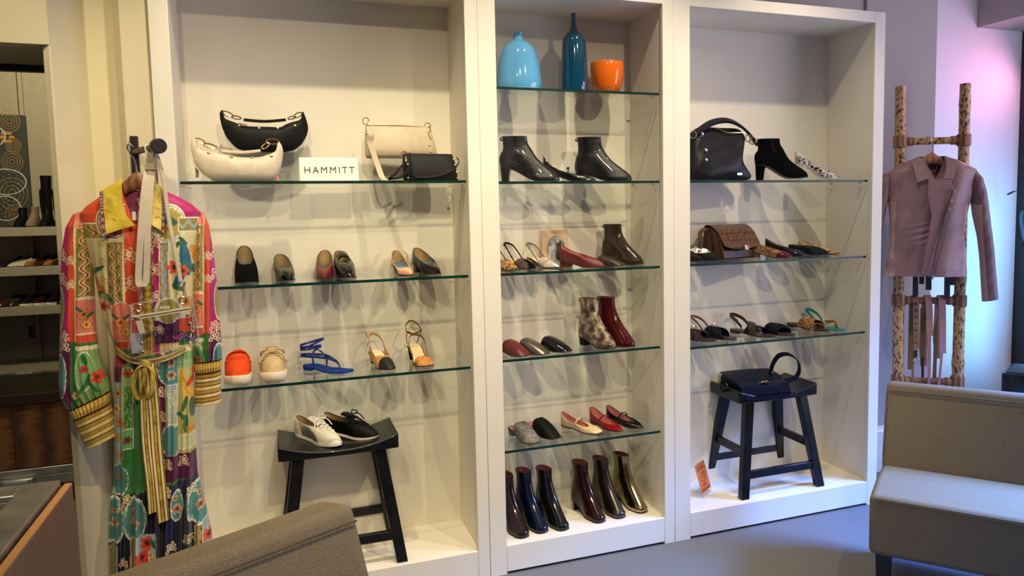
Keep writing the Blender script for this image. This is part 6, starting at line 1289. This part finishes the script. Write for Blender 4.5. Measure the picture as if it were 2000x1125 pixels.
# ---------------------------------------------------------------- mirror alcove on the left, the reflection built solid: second showcase, shelves, canvas, shoes
t = thing('showcase', 'low walnut showcase with sliding doors and a steel lock rail in the mirror alcove', 'showcase', (-1.6, 1.6, 0))
MB().box((0, .012, .0), (2.5, .45, .205)).build('plinth', WALX, t); MB().box((0, .02, .205), (2.5, .45, .538)).build('cabinet', WALX, t)
for x0, x1, y in ((.0, 1.366, .012), (1.371, 2.5, .0)): MB().box((x0, y, .207), (x1, y+.012, .536)).build('sliding_door', WALX, t, bevel=.001)
MB().box((0, -.014, .165), (2.5, .0, .205)).build('rail', STEEL, t, bevel=.002); MB().box((0, -.010, .112), (2.5, .0, .162)).build('rail', STEEL, t, bevel=.002); MB().box((0, -.012, .538), (2.5, .45, .592)).build('top_rail', BRSOLE, t, bevel=.002)
lk = MB().box((1.31, -.05, .125), (1.45, -.014, .165)).build('lock', STEEL, t, bevel=.004); MB().tube([(1.33, -.056, .146), (1.43, -.056, .146)], .012, 12).build('lock_barrel', CHROME, lk)
MB().box((0, -.008, .592), (2.5, -.002, .692)).build('glass_front', CG, t, smooth=0); MB().box((0, -.008, .692), (2.5, .45, .698)).build('glass_top', CG, t, smooth=0)
SHW = M('mirror_alcove_shelf_paint', srgb(168, 158, 130), .6, vary=.02)
for z_, y0, l in ((1.40, 3.88, 'thick mirror alcove shelf carrying black boots and the dark canvas'), (1.10, 3.86, 'thick mirror alcove shelf carrying pale and brown pumps'), (.80, 3.84, 'thick mirror alcove shelf carrying dark trainers and flats')):
    o = tag(MB().box((-3.6, y0-3.88, -.067), (1.12, .312, 0)).build('wall_shelf', SHW, bevel=.002), l, 'shelf', 'mirror alcove shelves'); o.location = (0, 3.886, z_)
# painted canvas
t = thing('canvas_print', 'dark canvas painted with circles, stones and gold rings, leaning in the mirror alcove', 'painting', (-1.4135, 4.06, 1.4005), radians(0)); t.scale = (1.62, 1, 1.62)
CV = M('charcoal_canvas', srgb(52, 54, 46), .8, vary=.1, vscale=30, bump=.3, bscale=300); GP = M('gold_paint', srgb(150, 116, 52), .6); WP = M('chalk_paint', srgb(176, 184, 166), .7); OP = M('ochre_paint', srgb(180, 124, 40), .7)
MB().box((-.45, 0, 0), (.425, .03, .530)).build('canvas', CV, t, bevel=.003)
def rings(cx, cz, R, n, mt):
    for q in range(n): MB().torus((cx, -.0005, cz), R*(q+1)/n, .0016, (0, 1, 0), 28, 5, sq=.85).build('painted_ring', mt, t)
for cx, cz, R in ((.36, .50, .05), (.37, .385, .035), (.36, .31, .05), (.35, .16, .075), (.36, .02, .05), (.18, .40, .08), (.12, .10, .07)): rings(cx, max(cz, .055), R, 4, GP)
for cx, cz, rx, rz in ((.33, .215, .080, .060), (.32, .09, .060, .058), (.28, .43, .06, .05), (.10, .26, .09, .06)):
    MB().torus((cx, -.0005, cz), rz, .003, (0, 1, 0), 30, 5, sq=rx/rz).build('painted_stone', WP, t)
    d_ = MB()
    for q in range(22): a = q*2.4; r_ = .85*sqrt(q/22); d_.ball((cx+rx*r_*cos(a), -.0006, cz+rz*r_*sin(a)), .0022, n=4)
    d_.build('painted_dots', WP, t)
for q in range(6): a = q*1.047; MB().ball((.345+.020*cos(a), -.0004, .425+.022*sin(a)), .012, n=6, sq=(1, .08, .7)).build('painted_petal', OP, t)
# outlet
t = thing('wall_outlet', 'black power outlet on the mirror alcove wall below the shelves', 'outlet', (-.807, 4.2, .556)); t.scale = (1.35, 1, 1.35); MB().box((-.028, -.006, -.035), (.028, 0, .035)).build('plate', M('outlet_black', (.015, .015, .014), .5), t, bevel=.003)
for q in (-.016, .016): MB().ball((0, -.0055, q), .011, n=6, sq=(1, .25, 1)).build('socket', M('outlet_grey', srgb(90, 88, 80), .5), t)
MB().tube([(0, -.008, .035), (0, -.008, .12)], .006, 8).build('conduit', ALC, t)
# boots and shoes on the mirror alcove shelves (seen small)
N_ = 12
z = 1.4005; g = 'boots on the mirror alcove shelf'
TPE = suede('taupe_suede', srgb(132, 112, 92))
shoe('chelsea_boot', 'black ankle boot beside the canvas on the mirror alcove shelf', 'boot', (-.793, 3.905), z, -4, BLK, LN_DARK, L=.21, W=.034, H=.012, toe='round', style='boot', top=.145, group=g)
shoe('chelsea_boot', 'taupe ankle boot with a black elastic side on the mirror alcove shelf', 'boot', (-.722, 3.905), z, -6, TPE, LN_DARK, L=.21, W=.032, H=.012, toe='round', style='boot', top=.150, group=g)
def tall(label, x, mt, wt, h):
    t = shoe('knee_boot', label, 'boot', (x, 3.915), z, -3, mt, LN_DARK, L=.21, W=.037, H=.018, toe='round', style='boot', top=.15, group=g)
    MB().loft([[(w_*cos(2*pi*k/20), yc+w_*1.25*sin(2*pi*k/20), zz) for k in range(20)] for zz, w_, yc in ((.13, .030, .055), (.20, wt*.85, .058), (.30, wt, .062), (h, wt*1.05, .062))], cap=(False, False)).build('shaft', mt, t, smooth=60)
tall('slim black knee boot, left of two tall ones on the mirror alcove shelf', -.628, BLK, .034, .395); tall('wide black knee boot at the right end of the mirror alcove shelf', -.535, BLKS, .048, .395)
IVP = patent('pearl_leather', srgb(196, 186, 160)); CHC = patent('chocolate_patent', srgb(62, 36, 22)); TNP = leather('caramel_leather', srgb(150, 98, 54), .4)
z = 1.1005; g = 'pumps on the mirror alcove shelf'
for q, (lab, x, th, mt) in enumerate((('black flat cut off by the left photo edge, mirror alcove middle shelf', -.925, -30, BLK), ('pearl ankle-strap flat on the mirror alcove middle shelf', -.866, -34, IVP), ('pearl high-backed pump on the mirror alcove middle shelf', -.803, -20, IVP), ('tan rounded flat on the mirror alcove middle shelf', -.747, -5, TNP), ('chocolate brown pump on the mirror alcove middle shelf', -.692, -14, CHC), ('caramel brown pump on the mirror alcove middle shelf', -.630, -14, TNP), ('bronze metallic slingback on the mirror alcove middle shelf', -.572, -8, M('bronze_metallic', srgb(96, 74, 40), .25, metal=.8)), ('tan suede flat at the right end of the mirror alcove middle shelf', -.515, 8, suede('tan_suede', srgb(160, 116, 72))))):
    shoe('pump', lab, 'shoe', (x, 3.885), z, th, mt, LN_DARK, L=.215, W=.031, H=.02, toe='almond', throat=.56, heelh=.060, sideh=.035, throath=.036, group=g)
z = .8005; g = 'dark shoes on the mirror alcove low shelf'
GLF = ramp_mat('gold_flecked_black', 'voronoi', [(0, srgb(170, 140, 80)), (.22, srgb(16, 14, 12))], .4, scale=150)
for q, (lab, x, th, mt, ss) in enumerate((('dark brown flat at the left of the mirror alcove low shelf', -.940, -20, CHC, None), ('gold-flecked black slip-on on the mirror alcove low shelf', -.870, -14, GLF, None), ('black trainer with white sole, left of two on the mirror alcove low shelf', -.793, -14, BLK, WRUB), ('black and maroon trainer with white sole on the mirror alcove low shelf', -.708, -10, leather('maroon_black', srgb(40, 18, 18)), WRUB), ('black slip-on with pale sole on the mirror alcove low shelf', -.628, -18, BLKP, WRUB), ('black shiny shoe at the right end of the mirror alcove low shelf', -.550, -20, BLKP, None))):
    shoe('slip_on_shoe', lab, 'shoe', (x, 3.865), z, th, mt, LN_DARK, L=.225, W=.036, H=.012, st=.016 if ss else .006, toe='round', throat=.50, heelh=.062, sideh=.042, throath=.056, sole=ss, group=g)

# ---------------------------------------------------------------- planter with strap leaves by the window
t = thing('planter', 'glossy dark planter with long pointed leaves at the right edge', 'planter', (5.34, .33, 0), radians(30))
PLB = M('planter_black_glaze', (.008, .010, .020), .12, coat=.5)
MB().prism([(-.17, -.17), (.17, -.17), (.17, .17), (-.17, .17)], .455, axis='z').build('pot', PLB, t, bevel=.006)
MB().prism([(-.15, -.15), (.15, -.15), (.15, .15), (-.15, .15)], .004, axis='z', at=.4555).build('soil', M('potting_soil', (.02, .014, .01), .95, bump=.8, bscale=60), t)
LF = M('dark_leaf', (.008, .011, .015), .6, spec=.15, vary=.3, vscale=20)
for a, ln_, hh in ((3.4, .12, .66), (2.6, .15, .84), (4.6, .10, .80), (.6, .45, 1.1), (5.5, .4, .95), (1.2, .08, 1.0)):
    pth = curve([(0, 0, .42), (.05*cos(a), .05*sin(a), .42+hh*.55), (.14*cos(a), .14*sin(a), .42+hh*.96), (ln_*.72*cos(a), ln_*.72*sin(a), .42+hh*1.02), (ln_*cos(a), ln_*sin(a), .42+hh)], 6)
    k = len(pth); MB().ribbon(pth, [Vector((-sin(a), cos(a), 0))*lerp(.010, .020, sin(pi*min(1, .15+i/k)))*(1 if i < k-1 else .1) for i in range(k)], .0025).build('leaf', LF, t, smooth=60)
